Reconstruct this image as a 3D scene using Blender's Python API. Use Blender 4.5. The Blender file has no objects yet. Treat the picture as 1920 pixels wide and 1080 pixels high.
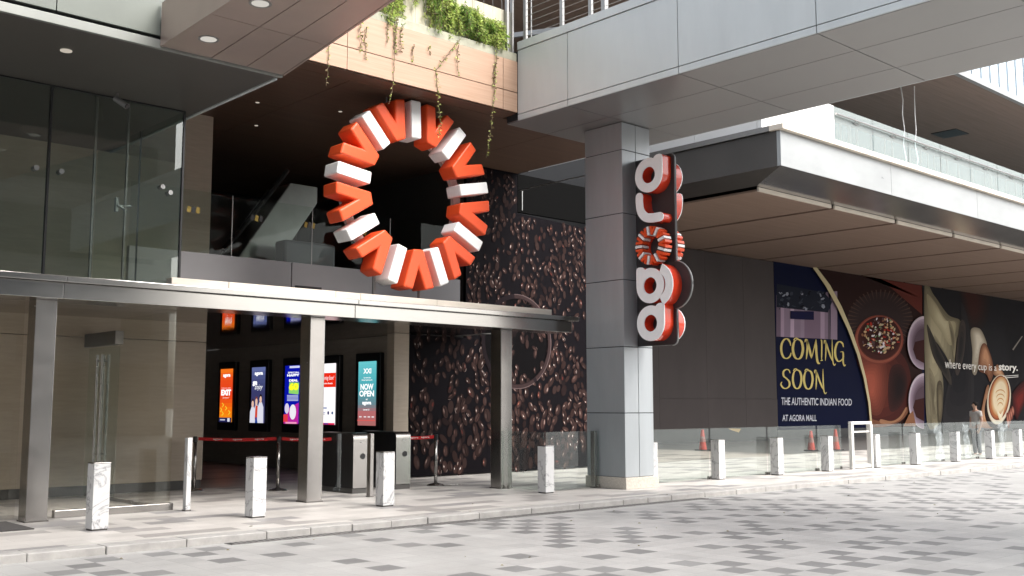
import bpy, bmesh, math, random
from mathutils import Vector, Matrix, noise
from mathutils.geometry import tessellate_polygon
R = math.radians
random.seed(7)
S = bpy.context.scene
COL = S.collection

# ------------------------------------------------------------------ camera, sky, sun, exposure
EYE = Vector((0, 0, 1.48))
FPX = 1972.0
PITCH = math.atan(220 / FPX)
YAW = R(47.56)                                   # angle between the view and the street front (+X)
cd = bpy.data.cameras.new('camera'); cam = bpy.data.objects.new('camera', cd); COL.objects.link(cam)
cd.sensor_width = 36; cd.lens = FPX / 1920 * 36; cd.clip_end = 2000; cd.clip_start = 0.05
cam.location = EYE
cam.rotation_euler = (math.pi / 2 + PITCH, 0, YAW - math.pi / 2)
S.camera = cam
S.view_settings.view_transform = 'Standard'; S.view_settings.look = 'None'
S.view_settings.gamma = 1; S.view_settings.use_curve_mapping = False
S.view_settings.exposure = 1.66
SUN_EL, SUN_DIR = R(48), Vector((0.30, -1.0, 0))   # towards the sun
W = bpy.data.worlds.new('World'); S.world = W; W.use_nodes = True
nt = W.node_tree; nt.nodes.clear()
sky = nt.nodes.new('ShaderNodeTexSky'); sky.sky_type = 'NISHITA'; sky.sun_disc = False
sky.sun_elevation = SUN_EL; sky.sun_rotation = math.atan2(SUN_DIR.x, SUN_DIR.y)
sky.air_density = 1.0; sky.dust_density = 6.0; sky.ozone_density = 1.0
hs = nt.nodes.new('ShaderNodeHueSaturation'); hs.inputs['Saturation'].default_value = 0.32
bg = nt.nodes.new('ShaderNodeBackground'); bg.inputs[1].default_value = 0.15
wo = nt.nodes.new('ShaderNodeOutputWorld')
nt.links.new(sky.outputs[0], hs.inputs['Color']); nt.links.new(hs.outputs[0], bg.inputs[0]); nt.links.new(bg.outputs[0], wo.inputs[0])
sl = bpy.data.lights.new('sun', 'SUN'); sl.energy = 0.7; sl.angle = R(38); sl.color = (1, .96, .91)
so = bpy.data.objects.new('sun', sl); COL.objects.link(so)
sd = Vector((SUN_DIR.x, SUN_DIR.y, 0)).normalized() * math.cos(SUN_EL) + Vector((0, 0, math.sin(SUN_EL)))
so.rotation_euler = sd.to_track_quat('Z', 'Y').to_euler(); so.location = (0, -5, 30)
S.cycles.max_bounces = 10; S.cycles.diffuse_bounces = 5; S.cycles.glossy_bounces = 5
S.cycles.transparent_max_bounces = 24; S.cycles.transmission_bounces = 6
S.cycles.caustics_reflective = False; S.cycles.caustics_refractive = False
S.cycles.sample_clamp_indirect = 6

FH = Vector((math.cos(YAW), math.sin(YAW), 0)); UPV = Vector((0, 0, 1)); RT = Vector((math.sin(YAW), -math.cos(YAW), 0))
FW = FH * math.cos(PITCH) + UPV * math.sin(PITCH); UV_ = RT.cross(FW)
def on_wall(x, y, Y):
    """a point of the photograph on a flat print standing at depth Y -> (X, z) on that print"""
    d = FW * FPX + RT * (x - 960) - UV_ * (y - 540)
    t = Y / d.y
    return (d.x * t, EYE.z + d.z * t)

# ------------------------------------------------------------------ mesh building
class MB:
    def __init__(s): s.v = []; s.f = []; s.m = []
    def add(s, vs, fs, m=0):
        n = len(s.v); s.v += [tuple(p) for p in vs]; s.f += [tuple(i + n for i in f) for f in fs]; s.m += [m] * len(fs); return s
    def box(s, x0, x1, y0, y1, z0, z1, m=0):
        if x0 > x1: x0, x1 = x1, x0
        if y0 > y1: y0, y1 = y1, y0
        vs = [(x0, y0, z0), (x1, y0, z0), (x1, y1, z0), (x0, y1, z0), (x0, y0, z1), (x1, y0, z1), (x1, y1, z1), (x0, y1, z1)]
        return s.add(vs, [(3, 2, 1, 0), (4, 5, 6, 7), (0, 1, 5, 4), (1, 2, 6, 5), (2, 3, 7, 6), (3, 0, 4, 7)], m)
    def poly(s, pts, m=0): return s.add(pts, [tuple(range(len(pts)))], m)
    def prism(s, loops, frame, d0, d1, m=0, front_only=False):
        """2-D loops (first outline, others holes), frame = (origin, u, v, n)"""
        o, u, v, n = frame
        tri = tessellate_polygon([[Vector((p[0], p[1], 0)) for p in l] for l in loops])
        flat = [p for l in loops for p in l]; N = len(flat)
        P = lambda p, d: o + u * p[0] + v * p[1] + n * d
        vs = [P(p, d1) for p in flat]
        fs = []
        for t in tri:
            a, b, c = (Vector(flat[i]) for i in t)
            fs.append(t if (b - a).cross(c - a) > 0 else t[::-1])
        if front_only: return s.add(vs, fs, m)
        vs += [P(p, d0) for p in flat]
        fs += [tuple(i + N for i in reversed(t)) for t in fs]
        k = 0
        for li, l in enumerate(loops):
            L = len(l); area = sum(l[i][0] * l[(i + 1) % L][1] - l[(i + 1) % L][0] * l[i][1] for i in range(L))
            ccw = (area > 0) == (li == 0)
            for i in range(L):
                a, b = k + i, k + (i + 1) % L
                fs.append((a + N, b + N, b, a) if ccw else (b + N, a + N, a, b))
            k += L
        return s.add(vs, fs, m)
    def tube(s, pts, r, n=10, m=0, caps=True):
        pts = [Vector(p) for p in pts]; rs = r if isinstance(r, (list, tuple)) else [r] * len(pts)
        rings = []; up = None
        for i, p in enumerate(pts):
            d = (pts[min(i + 1, len(pts) - 1)] - pts[max(i - 1, 0)]).normalized()
            if up is None: up = Vector((0, 0, 1)) if abs(d.z) < .9 else Vector((1, 0, 0))
            a = d.cross(up).normalized(); b = d.cross(a).normalized(); up = -b if False else up
            rings.append([p + (a * math.cos(2 * math.pi * k / n) + b * math.sin(2 * math.pi * k / n)) * rs[i] for k in range(n)])
        vs = [q for g in rings for q in g]; fs = []
        for i in range(len(pts) - 1):
            for k in range(n):
                fs.append((i * n + k, i * n + (k + 1) % n, (i + 1) * n + (k + 1) % n, (i + 1) * n + k))
        if caps: fs += [tuple(range(n))[::-1], tuple(range((len(pts) - 1) * n, len(pts) * n))]
        return s.add(vs, fs, m)
    def lathe(s, prof, c, n=24, m=0):
        vs = []; fs = []
        for (r, z) in prof:
            for k in range(n): vs.append((c[0] + r * math.cos(2 * math.pi * k / n), c[1] + r * math.sin(2 * math.pi * k / n), c[2] + z))
        for i in range(len(prof) - 1):
            for k in range(n): fs.append((i * n + k, i * n + (k + 1) % n, (i + 1) * n + (k + 1) % n, (i + 1) * n + k))
        fs += [tuple(range(n))[::-1], tuple(range((len(prof) - 1) * n, len(prof) * n))]
        return s.add(vs, fs, m)
    def build(s, name, mats, parent=None, bevel=0, smooth=False, segs=2):
        me = bpy.data.meshes.new(name); me.from_pydata(s.v, [], s.f)
        for mm in (mats if isinstance(mats, (list, tuple)) else [mats]): me.materials.append(mm)
        for p, i in zip(me.polygons, s.m): p.material_index = i; p.use_smooth = smooth
        me.update()
        o = bpy.data.objects.new(name, me); COL.objects.link(o)
        if parent is not None:
            o.parent = parent
            if parent.type == 'EMPTY' and not parent.get('local'): o.location = -Vector(parent.location)
        if bevel:
            b = o.modifiers.new('bevel', 'BEVEL'); b.width = bevel; b.segments = segs; b.limit_method = 'ANGLE'; b.angle_limit = R(40)
        return o

def tag(o, label=None, cat=None, group=None, kind=None):
    if label: o['label'] = label
    if cat: o['category'] = cat
    if group: o['group'] = group
    if kind: o['kind'] = kind
    return o
def thing(name, label, cat, loc=(0, 0, 0), group=None, local=False):
    o = bpy.data.objects.new(name, None); COL.objects.link(o); o.location = loc; o.empty_display_size = .2
    if local: o['local'] = 1
    return tag(o, label, cat, group)
def copy_tree(o, parent=None):
    c = o.copy(); COL.objects.link(c); c.parent = parent
    for ch in list(o.children): copy_tree(ch, c)
    return c

# ------------------------------------------------------------------ materials
def new_mat(name):
    m = bpy.data.materials.new(name); m.use_nodes = True
    n = m.node_tree.nodes; n.clear()
    out = n.new('ShaderNodeOutputMaterial')
    return m, n, m.node_tree.links, out
def pbr(name, col, rough=.5, metal=0., var=.08, scale=3., bump=0., stretch=(1, 1, 1), rvar=.06, spec=.5, coat=0.):
    m, n, l, out = new_mat(name)
    b = n.new('ShaderNodeBsdfPrincipled'); l.new(b.outputs[0], out.inputs[0])
    b.inputs['Metallic'].default_value = metal; b.inputs['Specular IOR Level'].default_value = spec
    b.inputs['Coat Weight'].default_value = coat
    tc = n.new('ShaderNodeTexCoord'); mp = n.new('ShaderNodeMapping'); mp.inputs['Scale'].default_value = stretch
    l.new(tc.outputs['Object'], mp.inputs[0])
    nz = n.new('ShaderNodeTexNoise'); nz.inputs['Scale'].default_value = scale; nz.inputs['Detail'].default_value = 6; nz.inputs['Roughness'].default_value = .6
    l.new(mp.outputs[0], nz.inputs['Vector'])
    mr = n.new('ShaderNodeMapRange'); mr.inputs[1].default_value = .25; mr.inputs[2].default_value = .75; mr.inputs[3].default_value = 1 - var; mr.inputs[4].default_value = 1 + var
    l.new(nz.outputs[0], mr.inputs[0])
    mx = n.new('ShaderNodeMix'); mx.data_type = 'RGBA'; mx.blend_type = 'MULTIPLY'; mx.inputs[0].default_value = 1
    mx.inputs[6].default_value = (*col, 1); l.new(mr.outputs[0], mx.inputs[7]); l.new(mx.outputs[2], b.inputs['Base Color'])
    r2 = n.new('ShaderNodeMapRange'); r2.inputs[3].default_value = max(.01, rough - rvar); r2.inputs[4].default_value = min(1, rough + rvar)
    l.new(nz.outputs[0], r2.inputs[0]); l.new(r2.outputs[0], b.inputs['Roughness'])
    if bump:
        bp = n.new('ShaderNodeBump'); bp.inputs['Strength'].default_value = bump; bp.inputs['Distance'].default_value = .02
        l.new(nz.outputs[0], bp.inputs['Height']); l.new(bp.outputs[0], b.inputs['Normal'])
    return m
def flat(name, col, rough=.55, spec=.3): return pbr(name, col, rough, 0, .04, 8, 0, spec=spec)
def emis(name, col, st):
    m, n, l, out = new_mat(name); e = n.new('ShaderNodeEmission'); e.inputs[0].default_value = (*col, 1); e.inputs[1].default_value = st
    l.new(e.outputs[0], out.inputs[0]); return m
def glass(name, tint=(.86, .92, .89), refl=1.0, rough=.0, pale_mix=.0):
    m, n, l, out = new_mat(name)
    tr = n.new('ShaderNodeBsdfTransparent'); tr.inputs[0].default_value = (*tint, 1)
    gl = n.new('ShaderNodeBsdfGlossy'); gl.inputs['Roughness'].default_value = rough; gl.inputs[0].default_value = (.95, 1, .98, 1)
    fr = n.new('ShaderNodeFresnel'); fr.inputs[0].default_value = 1.5
    mu = n.new('ShaderNodeMath'); mu.operation = 'MULTIPLY'; mu.use_clamp = True; mu.inputs[1].default_value = 1.0 * refl
    ge = n.new('ShaderNodeNewGeometry'); bk = n.new('ShaderNodeMath'); bk.operation = 'SUBTRACT'; bk.inputs[0].default_value = 1; l.new(ge.outputs['Backfacing'], bk.inputs[1])
    fb = n.new('ShaderNodeMath'); fb.operation = 'MULTIPLY'; l.new(fr.outputs[0], fb.inputs[0]); l.new(bk.outputs[0], fb.inputs[1])      # a pane reflects off its outer face
    l.new(fb.outputs[0], mu.inputs[0])
    mx = n.new('ShaderNodeMixShader'); l.new(mu.outputs[0], mx.inputs[0]); l.new(tr.outputs[0], mx.inputs[1]); l.new(gl.outputs[0], mx.inputs[2])
    last = mx
    if pale_mix:  # even pale diffuse mix that whitens the pane
        df = n.new('ShaderNodeBsdfDiffuse'); df.inputs[0].default_value = (.75, .8, .78, 1)
        m2 = n.new('ShaderNodeMixShader'); m2.inputs[0].default_value = pale_mix
        l.new(mx.outputs[0], m2.inputs[1]); l.new(df.outputs[0], m2.inputs[2]); last = m2
    l.new(last.outputs[0], out.inputs[0]); return m
def pavers(name, sx, sy, cols, fracs, rough=.6, offset=False, joint=.035, jcol=.55, chains=False):
    """stone setts: each cell draws one of the stone colours"""
    m, n, l, out = new_mat(name)
    b = n.new('ShaderNodeBsdfPrincipled'); l.new(b.outputs[0], out.inputs[0]); b.inputs['Specular IOR Level'].default_value = .4
    tc = n.new('ShaderNodeTexCoord')
    sc = n.new('ShaderNodeVectorMath'); sc.operation = 'MULTIPLY'; sc.inputs[1].default_value = (1 / sx, 1 / sy, 0); l.new(tc.outputs['Object'], sc.inputs[0])
    src = sc
    if offset:
        sp = n.new('ShaderNodeSeparateXYZ'); l.new(sc.outputs[0], sp.inputs[0])
        fy = n.new('ShaderNodeMath'); fy.operation = 'FLOOR'; l.new(sp.outputs[1], fy.inputs[0])
        hf = n.new('ShaderNodeMath'); hf.operation = 'MULTIPLY'; hf.inputs[1].default_value = .5; l.new(fy.outputs[0], hf.inputs[0])
        ad = n.new('ShaderNodeMath'); ad.operation = 'ADD'; l.new(sp.outputs[0], ad.inputs[0]); l.new(hf.outputs[0], ad.inputs[1])
        cb = n.new('ShaderNodeCombineXYZ'); l.new(ad.outputs[0], cb.inputs[0]); l.new(sp.outputs[1], cb.inputs[1]); src = cb
    fl = n.new('ShaderNodeVectorMath'); fl.operation = 'FLOOR'; l.new(src.outputs[0], fl.inputs[0])
    wn = n.new('ShaderNodeTexWhiteNoise'); wn.noise_dimensions = '2D'; l.new(fl.outputs[0], wn.inputs['Vector'])
    cr = n.new('ShaderNodeValToRGB'); cr.color_ramp.interpolation = 'CONSTANT'
    el = cr.color_ramp.elements
    while len(el) < len(cols): el.new(.5)
    acc = 0
    for e, c, f in zip(el, cols, fracs): e.position = acc; e.color = (*c, 1); acc += f
    val = wn.outputs['Value']
    if chains:      # dark setts are laid on one colour of the chequerboard only, so they meet at their corners
        sq = n.new('ShaderNodeSeparateXYZ'); l.new(fl.outputs[0], sq.inputs[0])
        pa = n.new('ShaderNodeMath'); pa.operation = 'ADD'; l.new(sq.outputs[0], pa.inputs[0]); l.new(sq.outputs[1], pa.inputs[1])
        pm_ = n.new('ShaderNodeMath'); pm_.operation = 'FLOORED_MODULO'; pm_.inputs[1].default_value = 2; l.new(pa.outputs[0], pm_.inputs[0])
        pg = n.new('ShaderNodeMath'); pg.operation = 'GREATER_THAN'; pg.inputs[1].default_value = .5; l.new(pm_.outputs[0], pg.inputs[0])
        hv = n.new('ShaderNodeMath'); hv.operation = 'MULTIPLY'; hv.inputs[1].default_value = .35; l.new(val, hv.inputs[0])
        pv = n.new('ShaderNodeMix'); pv.data_type = 'FLOAT'; l.new(pg.outputs[0], pv.inputs[0]); l.new(val, pv.inputs[2]); l.new(hv.outputs[0], pv.inputs[3]); val = pv.outputs[0]
    l.new(val, cr.inputs[0])
    # wear
    nz = n.new('ShaderNodeTexNoise'); nz.inputs['Scale'].default_value = 1.1; nz.inputs['Detail'].default_value = 8; nz.inputs['Roughness'].default_value = .7; l.new(tc.outputs['Object'], nz.inputs['Vector'])
    mr = n.new('ShaderNodeMapRange'); mr.inputs[1].default_value = .3; mr.inputs[2].default_value = .7; mr.inputs[3].default_value = .82; mr.inputs[4].default_value = 1.10; l.new(nz.outputs[0], mr.inputs[0])
    n2 = n.new('ShaderNodeTexNoise'); n2.inputs['Scale'].default_value = 60; n2.inputs['Detail'].default_value = 3; l.new(tc.outputs['Object'], n2.inputs['Vector'])
    m3 = n.new('ShaderNodeMapRange'); m3.inputs[3].default_value = .9; m3.inputs[4].default_value = 1.1; l.new(n2.outputs[0], m3.inputs[0])
    wv = n.new('ShaderNodeMapRange'); wv.inputs[3].default_value = .94; wv.inputs[4].default_value = 1.06
    w2 = n.new('ShaderNodeTexWhiteNoise'); w2.noise_dimensions = '3D'
    off = n.new('ShaderNodeVectorMath'); off.operation = 'ADD'; off.inputs[1].default_value = (17.3, 4.1, 9.7); l.new(fl.outputs[0], off.inputs[0]); l.new(off.outputs[0], w2.inputs['Vector']); l.new(w2.outputs['Value'], wv.inputs[0])
    a1 = n.new('ShaderNodeMath'); a1.operation = 'MULTIPLY'; l.new(mr.outputs[0], a1.inputs[0]); l.new(m3.outputs[0], a1.inputs[1])
    a2 = n.new('ShaderNodeMath'); a2.operation = 'MULTIPLY'; l.new(a1.outputs[0], a2.inputs[0]); l.new(wv.outputs[0], a2.inputs[1])
    # joints
    frc = n.new('ShaderNodeVectorMath'); frc.operation = 'FRACTION'; l.new(src.outputs[0], frc.inputs[0])
    s2 = n.new('ShaderNodeSeparateXYZ'); l.new(frc.outputs[0], s2.inputs[0])
    lx = n.new('ShaderNodeMath'); lx.operation = 'LESS_THAN'; lx.inputs[1].default_value = joint * min(sx, sy) / sx; l.new(s2.outputs[0], lx.inputs[0])
    ly = n.new('ShaderNodeMath'); ly.operation = 'LESS_THAN'; ly.inputs[1].default_value = joint * min(sx, sy) / sy; l.new(s2.outputs[1], ly.inputs[0])
    jm = n.new('ShaderNodeMath'); jm.operation = 'MAXIMUM'; l.new(lx.outputs[0], jm.inputs[0]); l.new(ly.outputs[0], jm.inputs[1])
    jr = n.new('ShaderNodeMapRange'); jr.inputs[3].default_value = 1; jr.inputs[4].default_value = jcol; l.new(jm.outputs[0], jr.inputs[0])
    a3 = n.new('ShaderNodeMath'); a3.operation = 'MULTIPLY'; l.new(a2.outputs[0], a3.inputs[0]); l.new(jr.outputs[0], a3.inputs[1])
    mx = n.new('ShaderNodeMix'); mx.data_type = 'RGBA'; mx.blend_type = 'MULTIPLY'; mx.inputs[0].default_value = 1
    l.new(cr.outputs[0], mx.inputs[6]); l.new(a3.outputs[0], mx.inputs[7]); l.new(mx.outputs[2], b.inputs['Base Color'])
    rr = n.new('ShaderNodeMapRange'); rr.inputs[3].default_value = rough - .12; rr.inputs[4].default_value = rough + .12; l.new(nz.outputs[0], rr.inputs[0]); l.new(rr.outputs[0], b.inputs['Roughness'])
    bp = n.new('ShaderNodeBump'); bp.inputs['Strength'].default_value = .25; bp.inputs['Distance'].default_value = .006
    sm = n.new('ShaderNodeMath'); sm.operation = 'SUBTRACT'; l.new(m3.outputs[0], sm.inputs[0]); l.new(jm.outputs[0], sm.inputs[1]); l.new(sm.outputs[0], bp.inputs['Height']); l.new(bp.outputs[0], b.inputs['Normal'])
    return m
def marble(name):
    m, n, l, out = new_mat(name)
    b = n.new('ShaderNodeBsdfPrincipled'); l.new(b.outputs[0], out.inputs[0]); b.inputs['Roughness'].default_value = .22
    tc = n.new('ShaderNodeTexCoord'); oi = n.new('ShaderNodeObjectInfo')
    geo = n.new('ShaderNodeNewGeometry')
    nz = n.new('ShaderNodeTexNoise'); nz.inputs['Scale'].default_value = 2.2; nz.inputs['Detail'].default_value = 9; nz.inputs['Roughness'].default_value = .62; nz.inputs['Distortion'].default_value = 1.6
    mp = n.new('ShaderNodeMapping'); mp.inputs['Scale'].default_value = (1, 1, .75); mp.inputs['Rotation'].default_value = (.5, .3, .2); l.new(geo.outputs['Position'], mp.inputs[0]); l.new(mp.outputs[0], nz.inputs['Vector'])
    sb = n.new('ShaderNodeMath'); sb.operation = 'SUBTRACT'; sb.inputs[1].default_value = .5; l.new(nz.outputs[0], sb.inputs[0])
    ab = n.new('ShaderNodeMath'); ab.operation = 'ABSOLUTE'; l.new(sb.outputs[0], ab.inputs[0])
    cr = n.new('ShaderNodeValToRGB'); e = cr.color_ramp.elements; e[0].position = 0; e[0].color = (.24, .24, .245, 1); e[1].position = .035; e[1].color = (.55, .55, .545, 1)
    x = e.new(.012); x.color = (.44, .44, .44, 1)
    l.new(ab.outputs[0], cr.inputs[0]); l.new(cr.outputs[0], b.inputs['Base Color'])
    return m
def wood(name, c1, c2, scale=1.0, rough=.45):
    m, n, l, out = new_mat(name)
    b = n.new('ShaderNodeBsdfPrincipled'); l.new(b.outputs[0], out.inputs[0]); b.inputs['Roughness'].default_value = rough; b.inputs['Specular IOR Level'].default_value = .35
    tc = n.new('ShaderNodeTexCoord'); mp = n.new('ShaderNodeMapping'); mp.inputs['Scale'].default_value = (.5 * scale, 14 * scale, 22 * scale); l.new(tc.outputs['Object'], mp.inputs[0])
    nz = n.new('ShaderNodeTexNoise'); nz.inputs['Scale'].default_value = 1.6; nz.inputs['Detail'].default_value = 7; nz.inputs['Roughness'].default_value = .65; nz.inputs['Distortion'].default_value = .6; l.new(mp.outputs[0], nz.inputs['Vector'])
    cr = n.new('ShaderNodeValToRGB'); e = cr.color_ramp.elements; e[0].position = .3; e[0].color = (*c1, 1); e[1].position = .7; e[1].color = (*c2, 1)
    l.new(nz.outputs[0], cr.inputs[0]); l.new(cr.outputs[0], b.inputs['Base Color']); return m

M = {}
M['road'] = pavers('grey stone setts', .30, .30, [(.308, .304, .294), (.290, .287, .278), (.150, .149, .147), (.175, .174, .171)], [.42, .18, .25, .15], .58, joint=.022, jcol=.8, chains=True)
M['walk'] = pavers('pavement slabs', .60, .30, [(.46, .437, .41), (.425, .405, .38), (.29, .275, .26), (.25, .24, .235)], [.5, .24, .16, .1], .5, offset=True, joint=.02, jcol=.75)
M['floor_in'] = pavers('inner floor slabs', .90, .45, [(.36, .325, .29), (.28, .255, .23), (.17, .155, .14)], [.55, .3, .15], .4, offset=True, joint=.015)
M['kerb'] = pbr('kerb granite', (.31, .30, .285), .7, 0, .22, 5, .3)
M['grate'] = pbr('drain iron', (.16, .155, .15), .6, .4, .2, 10)
M['slot'] = flat('dark slot', (.02, .02, .02))
M['steel'] = pbr('brushed stainless', (.38, .365, .35), .25, 1, .16, .8, 0, (1, 1, 1.6), .09)
M['steel_h'] = pbr('brushed stainless sheet', (.42, .41, .395), .20, 1, .07, .9, .0, (1, 3, 3), .07)
M['steel_dark'] = pbr('dark brushed steel', (.20, .19, .18), .35, 1, .1, 5)
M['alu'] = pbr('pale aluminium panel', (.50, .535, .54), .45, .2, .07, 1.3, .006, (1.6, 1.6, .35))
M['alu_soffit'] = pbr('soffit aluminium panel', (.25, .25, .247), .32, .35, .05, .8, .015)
M['pillar'] = pbr('blue grey aluminium panel', (.37, .395, .41), .38, .35, .08, 1.6, .006, (2, 2, .4))
M['gap'] = flat('panel joint', (.025, .028, .03), .8)
M['fin'] = pbr('warm metal soffit', (.40, .315, .275), .3, .5, .09, 1.2, .03)
M['darksoffit'] = pbr('dark soffit board', (.055, .05, .044), .45, 0, .12, 2)
M['brown'] = wood('brown soffit laminate', (.085, .050, .034), (.122, .073, .05), .6, .5)
M['brown_r'] = wood('weathered brown soffit', (.185, .125, .095), (.235, .168, .132), .5, .55)
M['wood'] = wood('pale timber laminate', (.37, .235, .16), (.45, .305, .22), 1.0, .5)
M['concrete'] = pbr('mossy concrete', (.34, .335, .26), .8, 0, .3, 2.6, .4)
M['cream'] = pbr('cream trough', (.46, .43, .33), .7, 0, .16, 2, .1)
M['stone'] = pbr('beige limestone', (.45, .375, .295), .6, 0, .09, 3, .08, (1, 1, 9))
M['stone_dk'] = pbr('dark wall plaster', (.30, .26, .22), .6, 0, .15, 3, .06, (1, 1, 5))  # dark plaster tone of the lobby walls
M['plinth'] = pbr('dark plinth stone', (.07, .066, .062), .5)
M['granite'] = pbr('speckled beige granite', (.50, .46, .40), .6, 0, .3, 45, .05)
M['marble'] = marble('veined white marble')
M['black'] = flat('black paint', (.012, .012, .013), .35, .5)
M['blackgloss'] = pbr('mirror black ceiling', (.16, .13, .12), .03, .9, .05, 1.3, .05, (1, 3, 1), .01)
M['greypanel'] = pbr('grey parapet panel', (.17, .165, .17), .5, .1, .05, 2)
M['plaster'] = pbr('stained cream render', (.64, .58, .50), .75, 0, .16, 1.6, .1, (1, 1, 5))
M['white'] = pbr('white plastic', (.84, .84, .83), .38, 0, .05, 2.5)
M['red'] = pbr('orange red plastic', (.76, .085, .02), .40, 0, .09, 2)
M['redgloss'] = pbr('glossy red acrylic', (.70, .05, .018), .16, 0, .04, 5, coat=.5)
M['pink'] = pbr('pinkish backing ring', (.55, .44, .41), .5)
M['charcoal'] = pbr('charcoal sign panel', (.035, .032, .034), .35, .1, .05, 4)
M['glass'] = glass('clear glass', (.90, .93, .91), .28)
M['glass_b'] = glass('barrier glass', (.93, .96, .945), 1.3, .0, .015)
M['glass_t'] = glass('tower glass', (.86, .90, .87), 2.3)
M['glass_l'] = glass('lower vestibule glass', (.97, .965, .945), 1.2)
M['glass_bal'] = glass('balustrade glass', (.86, .94, .95), .8, .0, .14)
M['teal'] = pbr('teal glazing', (.16, .27, .30), .12, .3, .2, .8, 0, (1, 1, .3))
M['facade'] = pbr('pale blue facade glass', (.52, .60, .66), .25, .1, .12, .8, 0, (4, 4, .2))
M['whitewall'] = pbr('white cladding', (.82, .82, .81), .45, 0, .03, 1)
M['whitesteel'] = pbr('pale canopy sheet', (.27, .28, .28), .3, .2, .16, .5, .02, (1, 1, 2))
M['greysteel'] = pbr('grey mirror sheet', (.42, .41, .40), .17, .85, .12, .9, .06, (1, 1, .6))
M['cable'] = pbr('galvanised steel', (.30, .30, .295), .45, .7, .1, 6)
M['downlight'] = emis('lamp glow', (1, .95, .86), .2)
M['lamp_dim'] = emis('far lamp glow', (1, .9, .75), .17)
def leafmat(name, c):
    m, n, l, out = new_mat(name)
    df = n.new('ShaderNodeBsdfPrincipled'); df.inputs['Roughness'].default_value = .5; tl = n.new('ShaderNodeBsdfTranslucent')
    nz = n.new('ShaderNodeTexNoise'); nz.inputs['Scale'].default_value = 9; tc = n.new('ShaderNodeTexCoord'); l.new(tc.outputs['Object'], nz.inputs['Vector'])
    mr = n.new('ShaderNodeMapRange'); mr.inputs[1].default_value = .3; mr.inputs[2].default_value = .7; mr.inputs[3].default_value = .6; mr.inputs[4].default_value = 1.3; l.new(nz.outputs[0], mr.inputs[0])
    mx = n.new('ShaderNodeMix'); mx.data_type = 'RGBA'; mx.blend_type = 'MULTIPLY'; mx.inputs[0].default_value = 1; mx.inputs[6].default_value = (*c, 1); l.new(mr.outputs[0], mx.inputs[7])
    l.new(mx.outputs[2], df.inputs['Base Color']); l.new(mx.outputs[2], tl.inputs[0])
    ms = n.new('ShaderNodeMixShader'); ms.inputs[0].default_value = .45; l.new(df.outputs[0], ms.inputs[1]); l.new(tl.outputs[0], ms.inputs[2]); l.new(ms.outputs[0], out.inputs[0]); return m
M['leaf'] = leafmat('leaf green', (.17, .29, .055)); M['leaf2'] = leafmat('young leaf', (.50, .60, .17))
M['leaf3'] = pbr('dry leaf', (.17, .135, .05), .6, 0, .3, 14)
M['stem'] = pbr('brown stem', (.12, .085, .045), .7)
M['rubber'] = flat('black rubber', (.02, .02, .02), .8)
M['cone'] = flat('traffic cone orange', (.30, .04, .028), .6)
M['beltred'] = flat('red webbing', (.50, .018, .02), .6)
M['film'] = None
M['mat'] = pbr('entrance mat', (.05, .046, .044), .95, 0, .25, 40, .3)
M['paper'] = flat('white paper', (.7, .68, .64), .8)
m, n, l, out = new_mat('plastic film')
tr = n.new('ShaderNodeBsdfTransparent'); pb = n.new('ShaderNodeBsdfPrincipled'); pb.inputs['Base Color'].default_value = (.62, .70, .72, 1); pb.inputs['Roughness'].default_value = .18
nz = n.new('ShaderNodeTexNoise'); nz.inputs['Scale'].default_value = 9; tc = n.new('ShaderNodeTexCoord'); l.new(tc.outputs['Object'], nz.inputs['Vector'])
mr = n.new('ShaderNodeMapRange'); mr.inputs[1].default_value = .35; mr.inputs[2].default_value = .7; mr.inputs[3].default_value = .03; mr.inputs[4].default_value = .30; l.new(nz.outputs[0], mr.inputs[0])
mx = n.new('ShaderNodeMixShader'); l.new(mr.outputs[0], mx.inputs[0]); l.new(tr.outputs[0], mx.inputs[1]); l.new(pb.outputs[0], mx.inputs[2]); l.new(mx.outputs[0], out.inputs[0])
M['film'] = m
_pc = {}
INK = .72
def ink(r, g, b, gain=1.0):
    """a printing ink, given as it looks on the print (sRGB 0-255)"""
    k = (r, g, b, gain)
    if k not in _pc:
        f = lambda c: ((c / 255 + .055) / 1.055) ** 2.4 if c > 10 else c / 255 / 12.92
        _pc[k] = pbr('print ink', tuple(min(.8, f(c) * INK * gain) for c in k[:3]), .6, 0, .05, 1.2, 0, spec=.035)
    return _pc[k]
_ec = {}
def glow(r, g, b, st=1.0):
    k = (r, g, b, st)
    if k not in _ec:
        f = lambda c: ((c / 255 + .055) / 1.055) ** 2.4 if c > 10 else c / 255 / 12.92
        _ec[k] = emis('screen light', tuple(f(c) for c in k[:3]), st)
    return _ec[k]
SCREEN = .30

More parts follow.
